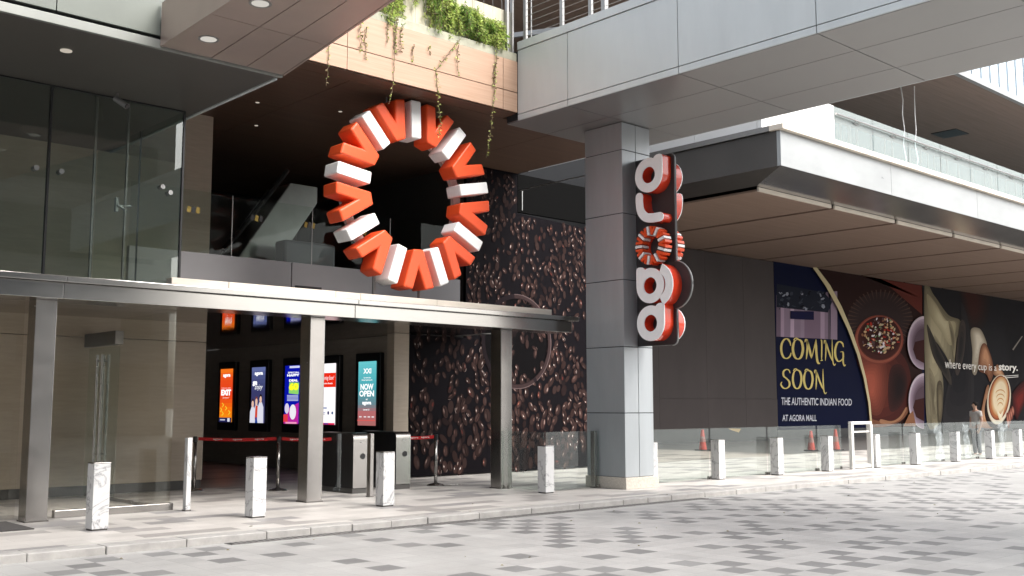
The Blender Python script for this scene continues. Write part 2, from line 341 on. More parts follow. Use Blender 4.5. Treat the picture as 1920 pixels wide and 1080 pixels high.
# ------------------------------------------------------------------ lettering
_tc = {}
def glyphs(s, bold=0., shear=0.):
    k = (s, bold, shear)
    if k not in _tc:
        cu = bpy.data.curves.new('lettering', 'FONT'); cu.body = s; cu.size = 1; cu.offset = bold; cu.shear = shear; cu.resolution_u = 3
        ob = bpy.data.objects.new('lettering', cu); COL.objects.link(ob)
        dg = bpy.context.evaluated_depsgraph_get(); me = bpy.data.meshes.new_from_object(ob.evaluated_get(dg))
        vs = [(v.co.x, v.co.y) for v in me.vertices]; fs = [tuple(p.vertices) for p in me.polygons]
        bpy.data.objects.remove(ob); bpy.data.curves.remove(cu); bpy.data.meshes.remove(me)
        x0 = min(v[0] for v in vs); x1 = max(v[0] for v in vs); y0 = min(v[1] for v in vs); y1 = max(v[1] for v in vs)
        fs2 = []
        for f in fs:
            a = sum(vs[f[i]][0] * vs[f[(i + 1) % len(f)]][1] - vs[f[(i + 1) % len(f)]][0] * vs[f[i]][1] for i in range(len(f)))
            fs2.append(f if a > 0 else f[::-1])
        _tc[k] = ([((x - x0) / (x1 - x0), (y - y0) / (y1 - y0)) for x, y in vs], fs2)
    return _tc[k]
def write(mb, s, u0, u1, v0, v1, place, m=0, bold=0., shear=0.):
    vs, fs = glyphs(s, bold, shear)
    mb.add([place(u0 + (u1 - u0) * x, v0 + (v1 - v0) * y) for x, y in vs], fs, m)
def bez(pts, n=14):
    """smooth curve through points (Catmull-Rom)"""
    P = [Vector(p) for p in pts]; P = [P[0] * 2 - P[1]] + P + [P[-1] * 2 - P[-2]]; o = []
    for i in range(1, len(P) - 2):
        a, b, c, d = P[i - 1:i + 3]
        for k in range(n):
            t = k / n
            o.append(.5 * ((2 * b) + (c - a) * t + (2 * a - 5 * b + 4 * c - d) * t * t + (3 * b - a - 3 * c + d) * t ** 3))
    return o + [P[-2]]
def pen(mb, pts, w, thin, place, m=0, n=10):
    """broad-nib stroke: wide where it runs upright, thin where it runs level"""
    c = bez(pts, n); ring = []
    for i, p in enumerate(c):
        d = (c[min(i + 1, len(c) - 1)] - c[max(i - 1, 0)]); d.normalize()
        t = i / (len(c) - 1); taper = min(1, .35 + 4 * min(t, 1 - t))
        hw = (thin + (w - thin) * abs(d.y) ** 1.5) * .5 * taper
        nn = Vector((-d.y, d.x)); ring.append((p + nn * hw, p - nn * hw))
    vs = [place(q.x, q.y) for pr in ring for q in pr]
    fs = [(2 * i, 2 * i + 1, 2 * i + 3, 2 * i + 2) for i in range(len(ring) - 1)]
    mb.add(vs, fs, m)
def ell(cx, cy, rx, ry, n=28, a0=0, a1=360, rot=0):
    o = []
    for k in range(n):
        a = R(a0 + (a1 - a0) * k / (n if a1 - a0 == 360 else n - 1)); x, y = rx * math.cos(a), ry * math.sin(a); c, s = math.cos(R(rot)), math.sin(R(rot))
        o.append((cx + x * c - y * s, cy + x * s + y * c))
    return o

# ================================================================== SETTING
def sheet(name, x0, x1, y0, y1, z, mat, kind='structure'):
    return tag(MB().poly([(x0, y0, z), (x1, y0, z), (x1, y1, z), (x0, y1, z)]).build(name, mat), kind=kind)
ROAD = -.09; KY = 11.28
sheet('road', -400, 400, -400, 400, ROAD, M['road'])
tag(MB().box(-60, 160, KY + .28, 80, -.4, 0).build('sidewalk', M['walk']), kind='structure')
sheet('interior_floor', -8, 28, 17.9, 29, .004, M['floor_in'])
sheet('lobby_floor', 28, 120, 18.2, 27, .004, pbr('smooth grey screed', (.085, .083, .08), .5, 0, .12, .8))
kb = MB(); x = -60.0; random.seed(3)
while x < 160:
    L = random.choice((.6, .8, 1.0, .9)); kb.box(x + .004, x + L - .004, KY + random.uniform(-.006, .006), KY + .278, -.4, .001 + random.uniform(-.003, .003)); x += L
tag(kb.build('kerb', M['kerb'], bevel=.012), kind='structure')
# drain channel along the kerb
dr = MB(); x = 5.9
while x < 14.6:
    dr.box(x, x + .05, KY - .17, KY - .035, ROAD, ROAD + .008); x += .075
dr.box(5.85, 14.65, KY - .19, KY - .172, ROAD, ROAD + .008); dr.box(5.85, 14.65, KY - .033, KY - .015, ROAD, ROAD + .008)
dg_ = thing('drain_grate', 'long slotted iron drain channel in the road against the kerb', 'drain', (10.2, KY - .1, ROAD))
dr.build('grate', M['grate'], dg_)
MB().poly([(5.85, KY - .19, ROAD + .002), (14.65, KY - .19, ROAD + .002), (14.65, KY - .015, ROAD + .002), (5.85, KY - .015, ROAD + .002)]).build('channel', M['slot'], dg_)

# ------------------------------------------------------------------ stone wall, inner walls
t = thing('stone_wall', 'tall beige limestone wall with dark plinth behind the glass vestibule', 'wall', (5, 17.8, 0))
b = MB()
for i, z0 in enumerate([.16, 2.62]):
    z1 = [2.61, 6.80][i]
    b.box(-8, 8.77, 17.8, 18.4, z0, z1)
b.build('wall_face', M['stone'], t, bevel=.006); MB().box(-8, 8.75, 17.82, 18.4, 0, .159).build('plinth', M['plinth'], t)
t = thing('lobby_wall', 'dark brown plastered lobby wall with a paler end pier carrying five screens', 'wall', (13.2, 22, 0))
MB().box(13.12, 13.6, 17.75, 29, .004, 2.95).build('wall_face', M['stone_dk'], t)
MB().box(12.74, 13.115, 17.5, 17.745, .004, 2.95).build('end_pier', M['stone'], t)
tag(MB().box(-8, 13.1, 28.6, 29, .004, 2.95).build('rear_wall', M['stone_dk']), 'dark plain wall closing the far end of the lobby', 'wall')

# ------------------------------------------------------------------ entrance canopy
t = thing('entrance_canopy', 'long brushed steel entrance canopy on square steel columns', 'canopy', (9, 14.2, 0))
b = MB()
xs = [-8, 4.85, 9.35, 14.25]
for i in range(3): b.box(xs[i] + .002, xs[i + 1] - .002, 13.9, 14.5, 2.85, 3.058)
b.build('fascia_beam', M['steel_h'], t, bevel=.006)
b = MB()
for i in range(3): b.box(xs[i] + .002 + (0 if i else 0), xs[i + 1] + (-.002 if i < 2 else .09), 13.80, 14.52, 3.062, 3.14)
b.build('top_ledge', M['steel_h'], t, bevel=.006)
MB().box(-8, 14.2, 14.53, 16.4, 3.0, 3.1).build('roof_slab', M['greypanel'], t)
b = MB()
for x0, x1 in ((6.42, 7.3), (7.305, 9.15), (9.155, 9.62), (9.625, 11.2), (11.205, 13.97)): b.box(x0, x1, 14.16, 14.34, 3.141, 3.285 + random.uniform(-.002, .002))
b.build('upstand', M['plaster'], t, bevel=.006)
MB().poly([(-8, 14.51, 2.955), (-8, 28.6, 2.955), (13.11, 28.6, 2.955), (13.11, 17.5, 2.955), (14.2, 17.45, 2.955), (14.2, 14.51, 2.955)]).build('ceiling', M['blackgloss'], t)
for x in (4.60, 8.70, 12.68):
    c = MB().box(x, x + .27, 14.16, 14.44, 0, 2.849).build('column', M['steel'], t, bevel=.008)
    MB().box(x - .012, x + .282, 14.148, 14.452, 0, .02).build('foot_plate', M['steel_dark'], c)
# ------------------------------------------------------------------ glass vestibule (two storeys of glass on the left)
t = thing('glass_vestibule', 'two storey frameless glass vestibule beside the beige wall', 'glass vestibule', (5, 14.5, 0))
GX = 6.68
pane = lambda x0, x1, z0, z1, y=14.52: MB().box(x0, x1, y, y + .018, z0, z1)
for x0, x1 in ((-3, 1.2), (1.215, 4.77), (4.80, GX)):
    pane(x0, x1, 3.16, 5.80).build('upper_pane', M['glass_t'], t)
pane(4.90, GX, .105, 2.845).build('lower_pane', M['glass_l'], t); pane(-3, 4.58, .03, 2.845).build('lower_pane', M['glass_l'], t)
for z0, z1, y0, y1 in ((3.16, 5.80, 14.545, 16.0), (3.16, 5.80, 16.01, 17.78), (.06, 2.845, 14.545, 16.5)):
    MB().box(GX - .018, GX, y0, y1, z0, z1).build('return_pane', M['glass_l'] if z1 < 3 else M['glass_t'], t)
b = MB()
for x in (4.785, GX + .012, 1.207): b.box(x - .014, x + .014, 14.50, 14.56, 3.15, 5.81)
b.box(GX - .03, GX - .002, 16.0, 16.01, 3.16, 5.8); b.box(-3, GX + .02, 14.505, 14.555, 5.80, 5.818)
b.build('dark_joint', M['black'], t)
MB().box(5.06, GX + .02, 14.46, 14.56, 0, .10).build('threshold', M['steel'], t, bevel=.005)
MB().box(GX - .03, GX + .01, 14.57, 17.7, 0, .045).build('side_rail', M['steel'], t)
b = MB(); b.box(5.40, 5.43, 14.54, 14.58, 3.16, 5.8); b.box(5.86, 5.885, 14.54, 14.58, 3.16, 5.8)
b.build('glass_fin', M['steel_dark'], t)
for x, z in ((4.62, 4.64), (4.95, 4.64), (6.38, 4.63), (6.50, 4.56)):
    MB().tube([(x, 14.47, z), (x, 14.60, z)], .035, 14).build('bolt_fitting', M['cable'], t, smooth=False)
b = MB(); b.box(5.74, 5.78, 14.56, 14.62, 4.2, 4.4); b.tube([(5.76, 14.56, 4.28), (5.96, 14.56, 4.3)], .018); b.tube([(5.76, 14.56, 4.3), (5.9, 14.56, 4.22)], .018)
b.build('spider_bracket', M['cable'], t)
d = MB().box(GX - .014, GX, 16.52, 17.78, .05, 2.42).build('door_leaf', M['glass_t'], t)
MB().box(GX - .10, GX + .04, 16.5, 17.79, 2.44, 2.66).build('door_operator', M['steel_dark'], t, bevel=.01)
for dx in (-.06, .05):
    b = MB()
    for y in (17.08, 17.28): b.tube([(GX + dx, y, .55), (GX + dx, y, 2.3)], .022, 10)
    b.tube([(GX + dx, 17.08, 2.2), (GX + dx, 17.28, 2.2)], .012); b.tube([(GX + dx, 17.08, .7), (GX + dx, 17.28, .7)], .012)
    b.build('pull_handle', M['steel'], d)
tag(MB().box(-2, 4.45, 13.35, 14.4, .001, .016).build('door_mat', M['mat'], bevel=.006), 'dark ribbed entrance mat at the foot of the left steel column', 'mat')

# tower soffit with fascia and fin
t = thing('tower_overhang', 'dark flat overhang with pale metal fascia above the glass vestibule', 'overhang', (2, 14, 5.8))
MB().box(-10, 6.9, 12.16, 17.79, 5.822, 5.90).build('soffit', M['darksoffit'], t)
MB().box(6.86, 6.902, 12.2, 17.79, 5.80, 5.821).build('soffit_trim', M['alu'], t)
MB().box(-10, 6.93, 12.10, 12.155, 5.818, 5.93).build('fascia_lip', pbr('grey fascia lip', (.22, .23, .215), .4, .3, .1, 1), t, bevel=.004)
MB().box(-10, 6.9, 12.19, 12.25, 5.935, 5.985).build('shadow_gap', M['gap'], t)
b = MB()
for x0, x1 in ((-10, 1.6), (1.61, 4.0), (4.01, 6.4)): b.box(x0, x1, 12.14, 12.24, 5.99, 8.6)
b.build('fascia_panel', pbr('grey green fascia metal', (.135, .15, .133), .4, .15, .14, .7), t, bevel=.004)
MB().box(-10, 6.9, 12.26, 18.5, 5.99, 8.5).build('upper_block', M['greypanel'], t)
MB().lathe([(.0, .0), (.07, .0), (.07, .01)], (4.41, 12.95, 5.808), 20).build('downlight', M['lamp_dim'], t)

t = thing('metal_fin', 'tapering warm grey metal fin with downlights jutting out over the forecourt', 'metal fin', (6, 10, 5.85))
A = lambda y: 5.262 + (y - 12.1) * .034; B = lambda y: 6.925 + (y - 12.1) * .152
sx1 = lambda y: 5.905 + (y - 12.1) * .072; sx2 = lambda y: 6.40 + (y - 12.1) * .105
b = MB(); g = .006; ys = [12.098, 10.70, 8.3, 5.6]
for i in range(3):
    y1, y0 = ys[i] - (.0 if i == 0 else g), ys[i + 1] + g
    for fa, fb in ((A, sx1), (sx1, sx2), (sx2, B)):
        q = [(fa(y0) + g, y0), (fb(y0) - g, y0), (fb(y1) - g, y1), (fa(y1) + g, y1)]
        b.prism([[(p[0], p[1]) for p in q]], (Vector((0, 0, 0)), Vector((1, 0, 0)), Vector((0, 1, 0)), Vector((0, 0, 1))), 5.85, 5.87)
b.build('soffit_panel', M['fin'], t)
q = [(A(5.6), 5.6), (B(5.6), 5.6), (B(12.09), 12.09), (A(12.09), 12.09)]
MB().prism([q], (Vector((0, 0, 0)), Vector((1, 0, 0)), Vector((0, 1, 0)), Vector((0, 0, 1))), 5.872, 6.25).build('core', M['gap'], t)
b = MB()
for f, s in ((A, -1), (B, 1)):
    b.add([(f(5.6), 5.6, 5.846), (f(12.098), 12.098, 5.846), (f(12.098), 12.098, 6.4), (f(5.6), 5.6, 6.4),
           (f(5.6) + s * .03, 5.6, 5.846), (f(12.098) + s * .03, 12.098, 5.846), (f(12.098) + s * .03, 12.098, 6.4), (f(5.6) + s * .03, 5.6, 6.4)],
          [(0, 1, 2, 3), (7, 6, 5, 4), (0, 4, 5, 1), (2, 6, 7, 3), (0, 3, 7, 4), (1, 5, 6, 2)])
b.build('side_plate', M['fin'], t)
for x, y in ((5.554, 11.47), (5.448, 10.037)):
    dl = MB().lathe([(.10, 0), (.125, -.004), (.125, .006), (.10, .006)], (x, y, 5.846), 28).build('downlight_rim', M['cable'], t)
    MB().lathe([(.0, 0), (.095, 0), (.095, .003)], (x, y, 5.843), 24).build('lamp', M['downlight'], dl)

# ------------------------------------------------------------------ timber planter, brown soffit, upper floor
t = thing('timber_planter', 'planter clad in pale timber boards with a mossy rim over the entrance', 'planter', (10, 13.9, 6.8))
b = MB(); xs = [6.95, 9.065, 12.42, 12.776]
for i in range(3):
    for z0, z1 in ((6.82, 7.18), (7.195, 7.775)): b.box(xs[i] + .006, xs[i + 1] - .006, 13.82, 13.85, z0, z1)
b.build('timber_board', M['wood'], t)
MB().box(6.95, 12.775, 13.853, 14.2, 6.83, 7.775).build('backing', M['gap'], t)
MB().box(6.95, 12.775, 13.84, 14.3, 7.78, 7.94).build('rim', M['concrete'], t, bevel=.008)
b = MB()
for i in range(6): b.box(6.95 + i * .97 + .005, 6.95 + (i + 1) * .97 - .005, 13.95, 14.02, 7.945, 8.75)
b.build('trough_panel', M['cream'], t, bevel=.005)
MB().box(6.95, 12.77, 14.03, 14.6, 8.2, 8.6).build('soil', M['stem'], t)
t = thing('entrance_soffit', 'deep dark brown timber ceiling over the entrance and upper floor', 'ceiling', (11, 18, 6.82))
b = MB(); xs = [6.95, 9.4, 11.85, 14.3, 16.2]
for i in range(4):
    for y0, y1 in ((14.25, 16.4), (16.41, 18.6), (18.61, 21), (21.01, 24)): b.box(xs[i] + .005, xs[i + 1] - .005, y0, y1, 6.80, 6.83)
b.box(6.95, 12.775, 13.86, 14.24, 6.80, 6.82)
b.build('ceiling_board', M['brown'], t)
MB().box(6.95, 15.95, 14.21, 26, 6.84, 7.7).build('slab', M['gap'], t)
for x, y in ((8.9, 16.4), (10.3, 15.9), (9.65, 17.8), (11.3, 17.1)):
    MB().lathe([(.0, 0), (.035, 0), (.035, .003)], (x, y, 6.795), 14).build('downlight', M['lamp_dim'], t)
t = thing('upper_floor', 'upper storey gallery with a smooth grey parapet above the entrance canopy', 'gallery', (10, 18, 3.1))
b = MB()
for x0, x1 in ((6.75, 9.72), (9.735, 13.65)): b.box(x0, x1, 16.5, 16.6, 3.10, 4.035)
b.build('parapet', M['greypanel'], t, bevel=.005)
MB().box(9.8, 10.32, 16.44, 16.498, 3.3, 3.62).build('vent_box', M['black'], t)
MB().box(6.75, 14.6, 16.62, 26, 2.97, 3.1).build('floor_slab', M['plinth'], t)
MB().box(6.9, 14.65, 24.6, 24.9, 3.1, 6.8).build('rear_wall', M['plinth'], t)
MB().box(14.66, 14.85, 17.6, 25, 3.1, 6.79).build('added_end_wall', M['plinth'], t)  # added dark wall, hides the sky-lit side wall beyond the gallery
t = thing('gallery_balustrade', 'clear glass balustrade with yellow and black tape on the grey parapet', 'balustrade', (10, 16.55, 4.04))
for x0, x1 in ((6.76, 8.55), (8.56, 10.15), (10.16, 11.9), (11.91, 13.64)): MB().box(x0, x1, 16.545, 16.559, 4.037, 5.1).build('glass_pane', M['glass'], t)
for x in (8.555, 10.155, 11.905): MB().box(x - .006, x + .006, 16.535, 16.544, 4.04, 5.1).build('pane_edge', M['cable'], t)
b = MB()
for k, x in enumerate((7.72, 7.80, 7.88, 8.90, 8.985, 9.07, 9.98, 10.06, 10.14, 11.2, 11.28)):
    b.add([(x, 16.538, 4.72), (x + .06, 16.538, 4.70), (x + .08, 16.538, 4.80), (x + .02, 16.538, 4.82)], [(0, 1, 2, 3)], k % 2)
b.build('hazard_tape', [flat('tape yellow', (.42, .30, .07)), M['black']], t)
# escalator on the gallery
t = thing('escalator', 'steel sided escalator rising behind the gallery balustrade', 'escalator', (10, 21, 3.1))
def ramp(x0, z0, x1, z1, th, y0, y1):
    b = MB(); b.prism([[(x0, z0), (x0 + .66, z0), (x1 + .66, z1), (x1 + .66, z1 + th), (x1, z1 + th), (x0, z0 + th)]], (Vector((0, 0, 0)), Vector((1, 0, 0)), Vector((0, 0, 1)), Vector((0, -1, 0))), -y1, -y0); return b
ESC0, ESC1 = 9.72, 11.06
ramp(ESC0, 3.75, ESC1, 5.72, .34, 18.9, 19.9).build('truss', pbr('dull escalator steel', (.30, .33, .315), .3, .6, .2, 1), t, bevel=.02)
b = MB(); b.tube([(ESC0 - .15, 18.85, 4.5), (ESC0 + .2, 18.85, 4.9), (ESC1 - .1, 18.85, 6.3)], .05); b.build('handrail', M['rubber'], t)
ramp(9.2, 3.2, 9.9, 3.8, .5, 19.2, 19.5).build('newel', pbr('dark red panel', (.12, .02, .02), .4), t)
t = tag(MB().box(10.55, 11.75, 18.2, 18.6, 3.1, 4.75).build('grey_cabinet', pbr('grey laminate', (.13, .145, .16), .4), bevel=.06), 'pale grey cabinet standing behind the gallery balustrade', 'cabinet')

# ------------------------------------------------------------------ footbridge and its pillar
BX0, BX1, BZ = 12.78, 16.0, 6.668
t = thing('footbridge', 'pale aluminium clad footbridge crossing over the forecourt', 'footbridge', (14.4, 5, BZ))
ysm = [14.16, 12.535, 10.095, 7.645, 5.2, 2.75, .3, -2.2, -4.7, -7.2]
b = MB(); g = .007
for i in range(len(ysm) - 1):
    y1, y0 = ysm[i], ysm[i + 1]
    yy = min(y1, 13.815)
    b.box(BX0, BX0 + .03, y0 + g, yy - (g if i else 0), 6.79, 7.985)
    b.box(BX0, BX0 + .03, y0 + g, yy - (g if i else 0), BZ + .003, 6.775)
    b.box(BX0 - .015, BX0 + .10, y0 + .002, yy - (.002 if i else 0), 8.0, 8.15)
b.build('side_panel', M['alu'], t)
b = MB()
xsm = [BX0 + .035, 13.848, 15.03, BX1]
for i in range(len(ysm) - 1):
    for j in range(3): b.box(xsm[j] + g, xsm[j + 1] - g, ysm[i + 1] + g, ysm[i] - g, BZ, BZ + .025)
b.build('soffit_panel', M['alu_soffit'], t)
MB().box(BX0 + .032, BX1, -7.2, 14.15, BZ + .03, 8.0).build('deck', M['gap'], t)
MB().box(BX1 + .001, BX1 + .03, -7.2, 14.15, BZ + .003, 8.15).build('far_panel', M['alu'], t)
MB().box(BX0 + .1, BX1, -7.2, 13.8, 8.001, 8.03).build('walkway', M['concrete'], t)
t = thing('bridge_railing', 'steel post and wire railing along the top of the pale footbridge', 'railing', (12.9, 8, 8.15))
for y in (13.70, 12.75, 12.05, 10.6, 9.2, 7.8, 6.4): MB().box(12.84, 12.89, y - .035, y + .035, 8.151, 9.4).build('post', M['cable'], t)
MB().tube([(12.87, 13.55, 8.16), (12.87, 13.55, 9.4)], .012, 8).build('slim_post', M['cable'], t)
b = MB()
for k in range(9): b.tube([(12.865, 13.75, 8.26 + k * .125), (12.865, 2, 8.26 + k * .125)], .005, 5)
b.build('wire', M['cable'], t)
MB().box(12.83, 12.90, 2, 13.78, 9.4, 9.45).build('handrail', M['cable'], t)
b = MB(); b.box(14.6, 14.7, 13.3, 13.4, 8.031, 9.5); b.add([(14.6, 13.4, 8.9), (14.68, 13.4, 8.9), (14.68, 16.2, 9.4), (14.6, 16.2, 9.4), (14.6, 13.4, 8.8), (14.68, 13.4, 8.8), (14.68, 16.2, 9.3), (14.6, 16.2, 9.3)], [(0, 1, 2, 3), (7, 6, 5, 4), (0, 4, 5, 1), (1, 5, 6, 2), (3, 2, 6, 7), (0, 3, 7, 4)])
b.build('gate_brace', M['cable'], t)

t = thing('bridge_pillar', 'tall square blue grey panelled pillar on a granite plinth holding up the footbridge', 'pillar', (14.6, 13, 0))
b = MB(); zs = [.205, 1.343, 2.53, 3.745, 4.965, 6.145, BZ - .004]
PX0, PX1, PXM, PY0, PY1 = 14.22, 15.0, 14.60, 12.57, 13.50
for i in range(6):
    z0, z1 = zs[i] + .007, zs[i + 1] - .007
    b.box(PX0, PXM - .006, PY0, PY1, z0, z1); b.box(PXM + .006, PX1, PY0, PY1, z0, z1)
b.build('panel', M['pillar'], t, bevel=.003)
MB().box(PX0 + .015, PX1 - .015, PY0 + .015, PY1 - .015, .2, BZ - .003).build('core', M['gap'], t)
MB().box(PX0 - .02, PX1 + .10, PY0 - .03, PY1 + .03, 0, .205).build('plinth', M['granite'], t, bevel=.006)

# ------------------------------------------------------------------ bean mural
t = thing('bean_mural', 'huge printed mural of dark roasted coffee beans beside the entrance', 'mural', (16, 17.5, 0))
MY = 17.5
out_ = [(13.12, .03), (18.9, .03), (18.9, 5.75), (16.17, 5.87), (16.17, 6.79), (14.64, 6.79), (14.64, 2.94), (13.12, 2.94)]
fr_ = (Vector((0, MY, 0)), Vector((1, 0, 0)), Vector((0, 0, 1)), Vector((0, -1, 0)))
MB().prism([out_], fr_, -.08, 0).build('hoarding_panel', ink(18, 15, 19), t)
def inside(x, z): return (13.15 < x < 18.85 and .08 < z < 2.9) or (14.7 < x < 18.85 and 2.8 < z < 5.75) or (14.7 < x < 16.1 and z < 6.7)
bm_ = MB(); random.seed(11)
cols = [(28, 21, 22), (35, 25, 25), (46, 33, 31), (62, 45, 42), (90, 68, 62), (140, 120, 114), (184, 168, 162), (226, 220, 214), (12, 9, 10), (88, 42, 38), (150, 104, 86), (50, 37, 35), (70, 57, 55), (250, 244, 240)]
mats_ = [ink(*c, 1.2 if i >= 3 and i != 8 else 1.15) for i, c in enumerate(cols)]
pts = []; tries = 0
while len(pts) < 800 and tries < 60000:
    tries += 1
    x = random.uniform(13.2, 18.8); z = random.uniform(.1, 6.7)
    if not inside(x, z) or math.hypot(x - 16.15, z - 2.92) < .98 and random.random() < .72: continue
    r = (.132 - .009 * z) * random.uniform(.65, 1.2)
    if noise.noise(Vector((x * .9, z * .7, 4))) < -.12 and random.random() < .75: continue
    if all((x - q[0]) ** 2 + (z - q[1]) ** 2 > (.60 * (r + q[2])) ** 2 for q in pts): pts.append((x, z, r))
for i, (x, z, L) in enumerate(pts):
    L *= 1.05; Wd = L * random.uniform(.46, .66); rot = random.gauss(94, 26); dk = .0025 + .0016 * (i % 7)
    P3 = lambda q, d: (q[0], MY - dk - d * .0016, q[1])
    def put(l, d, m):
        bm_.poly([P3(q, d) for q in l], m)
    base = random.choice((0, 1, 1, 2, 2, 11)); lit = random.random() * .75 + .45 * noise.noise(Vector((x * 1.3, z * 1.1, 9))) + .08
    put(ell(x, z, L, Wd, 20, rot=rot), 0, base)
    if lit < .24: continue
    c, s = math.cos(R(rot)), math.sin(R(rot)); loc = lambda a, bb: (x + a * c - bb * s, z + a * s + bb * c)
    put(ell(*loc(0, Wd * .12), L * .8, Wd * .7, 16, rot=rot), .15, random.choice((2, 11, 11, 3)))
    side = random.choice((1, 1, 1, -1)); q0 = loc(random.uniform(-.25, .3) * L, side * Wd * random.uniform(.3, .5))
    la, wa_ = L * random.uniform(.35, .62), Wd * random.uniform(.16, .30)
    warm = random.random() < .10
    put(ell(*q0, la, wa_ * 1.3, 12, rot=rot), .3, 9 if warm else 3); put(ell(*q0, la * .8, wa_, 12, rot=rot + random.uniform(-6, 6)), .4, 9 if warm else random.choice((4, 12)))
    if lit > .42: put(ell(q0[0], q0[1] + random.uniform(-.15, .2) * la, la * random.uniform(.4, .65), wa_ * random.uniform(.45, .7), 10, rot=rot + random.uniform(-8, 8)), .5, 10 if warm and random.random() < .5 else random.choice((5, 5, 6)))
    if lit > .72: put(ell(q0[0], q0[1], la * random.uniform(.2, .4), wa_ * .4, 8, rot=rot), .6, random.choice((7, 13, 6)))
    if random.random() < .3:      # the crease
        cr = bez([loc(-L * .8, -Wd * .05), loc(-L * .3, Wd * .10), loc(L * .3, -Wd * .10), loc(L * .8, Wd * .05)], 5); w = Wd * .07
        put([(p.x + w, p.y) for p in cr] + [(p.x - w, p.y) for p in reversed(cr)], .8, 8)
    if random.random() < .14:     # a lit rim
        a0 = random.uniform(60, 240); sp = random.uniform(40, 80); o1 = ell(x, z, L * .98, Wd * .98, 11, a0, a0 + sp, rot); o2 = ell(x, z, L * .95, Wd * .86, 11, a0 + 8, a0 + sp - 8, rot)
        put(o1 + o2[::-1], .7, random.choice((5, 6)))
bm_.build('printed_beans', mats_, t)
MB().prism([ell(16.15, 2.92, 1.0, 1.0, 64)], fr_, .0008, .0016).build('printed_coffee', ink(12, 10, 12), t)
b = MB()
for r0, r1, mi in ((.985, 1.06, 0), (1.06, 1.075, 1), (.965, .985, 2)):
    o1 = ell(16.15, 2.92, r1, r1, 72); o2 = ell(16.15, 2.92, r0, r0, 72)
    for k in range(72):
        ang = k * 5
        mm = mi if (ang > 300 or ang < 95 or 225 < ang < 300) else 3
        b.poly([(o1[k][0], MY - .018, o1[k][1]), (o1[(k + 1) % 72][0], MY - .018, o1[(k + 1) % 72][1]), (o2[(k + 1) % 72][0], MY - .018, o2[(k + 1) % 72][1]), (o2[k][0], MY - .018, o2[k][1])], mm)
b.build('printed_cup_rim', [ink(58, 45, 45), ink(108, 92, 92), ink(42, 32, 33), ink(34, 27, 30)], t)
t = thing('bridge_dark_strip', 'near-black strip with a thin pale rail beneath the footbridge end', 'glazing', (17.5, 17, 5.8))
MB().box(16.18, 19.5, 17.5, 17.6, 5.9, 6.79).build('dark_panel', pbr('near black panel', (.004, .004, .004), .7, spec=.02), t)  # matt near-black fill panel above the mural
MB().tube([(16.05, 17.3, 6.35), (16.05, 14.3, 6.37)], .012, 6).build('rail', M['cable'], t)
MB().box(16.3, 16.32, 17.48, 17.498, 5.95, 6.4).build('mullion', M['cable'], t)

# ------------------------------------------------------------------ ring sign of red V letters and white bars
RC = Vector((10.87, 14.3, 5.11)); RO, RI, RD = 1.65, .96, .52
t = thing('ring_sign', 'big round sign of alternating red V shapes and white bars on the canopy', 'sign', (10.87, 14.3, 3.3))
ringm = MB(); o1 = ell(0, 0, 1.30, 1.30, 64); o2 = ell(0, 0, 1.14, 1.14, 64)
ringm.prism([o1, o2], (RC, Vector((1, 0, 0)), Vector((0, 0, 1)), Vector((0, -1, 0))), -RD + .02, -RD + .10); ringm.build('backing_ring', M['pink'], t)
for k in range(9):
    for sh, off in (('v', 72), ('bar', 92)):
        a = R(off - 40 * k); rad = Vector((math.cos(a), 0, math.sin(a))); tan = Vector((math.sin(a), 0, -math.cos(a)))
        fr = (RC, tan, rad, Vector((0, -1, 0)))
        if sh == 'v':
            pts = [(-.105, RI), (.105, RI), (.335, RO - .03), (.135, RO + .01), (0, RI + .34), (-.135, RO + .01), (-.335, RO - .03)]
            MB().prism([pts], fr, -RD + .11, 0).build('red_letter', M['red'], t, bevel=.032, segs=3)
        else:
            MB().prism([[(-.105, RI + .02), (.105, RI + .02), (.105, RO), (-.105, RO)]], fr, -RD + .11, 0).build('white_bar', M['white'], t, bevel=.028, segs=3)
for x in (10.2, 11.16): MB().tube([(x, 14.62, 3.101), (x, 14.62, 3.75)], .03, 10).build('support_post', M['steel_dark'], t)
MB().tube([(10.4, 14.6, 6.6), (10.4, 14.6, 6.8)], .012, 6).build('hanging_rod', M['cable'], t)

# ------------------------------------------------------------------ blade sign reading a g o r a upwards
SX = 14.62
t = thing('blade_sign', 'tall charcoal blade sign with white faced red letters fixed to the pillar', 'sign', (SX, 12.1, 2.5))
def rounded(pts, r, n=5):
    o = []; N = len(pts)
    for i in range(N):
        p = Vector(pts[i]); a = (Vector(pts[i - 1]) - p).normalized(); c = (Vector(pts[(i + 1) % N]) - p).normalized()
        rr = r if not isinstance(r, (list, tuple)) else r[i]
        if rr <= 0: o.append(tuple(p)); continue
        s, e = p + a * rr, p + c * rr
        for k in range(n + 1):
            tt = k / n; o.append(tuple(s * (1 - tt) ** 2 + p * 2 * tt * (1 - tt) + e * tt ** 2))
    return o
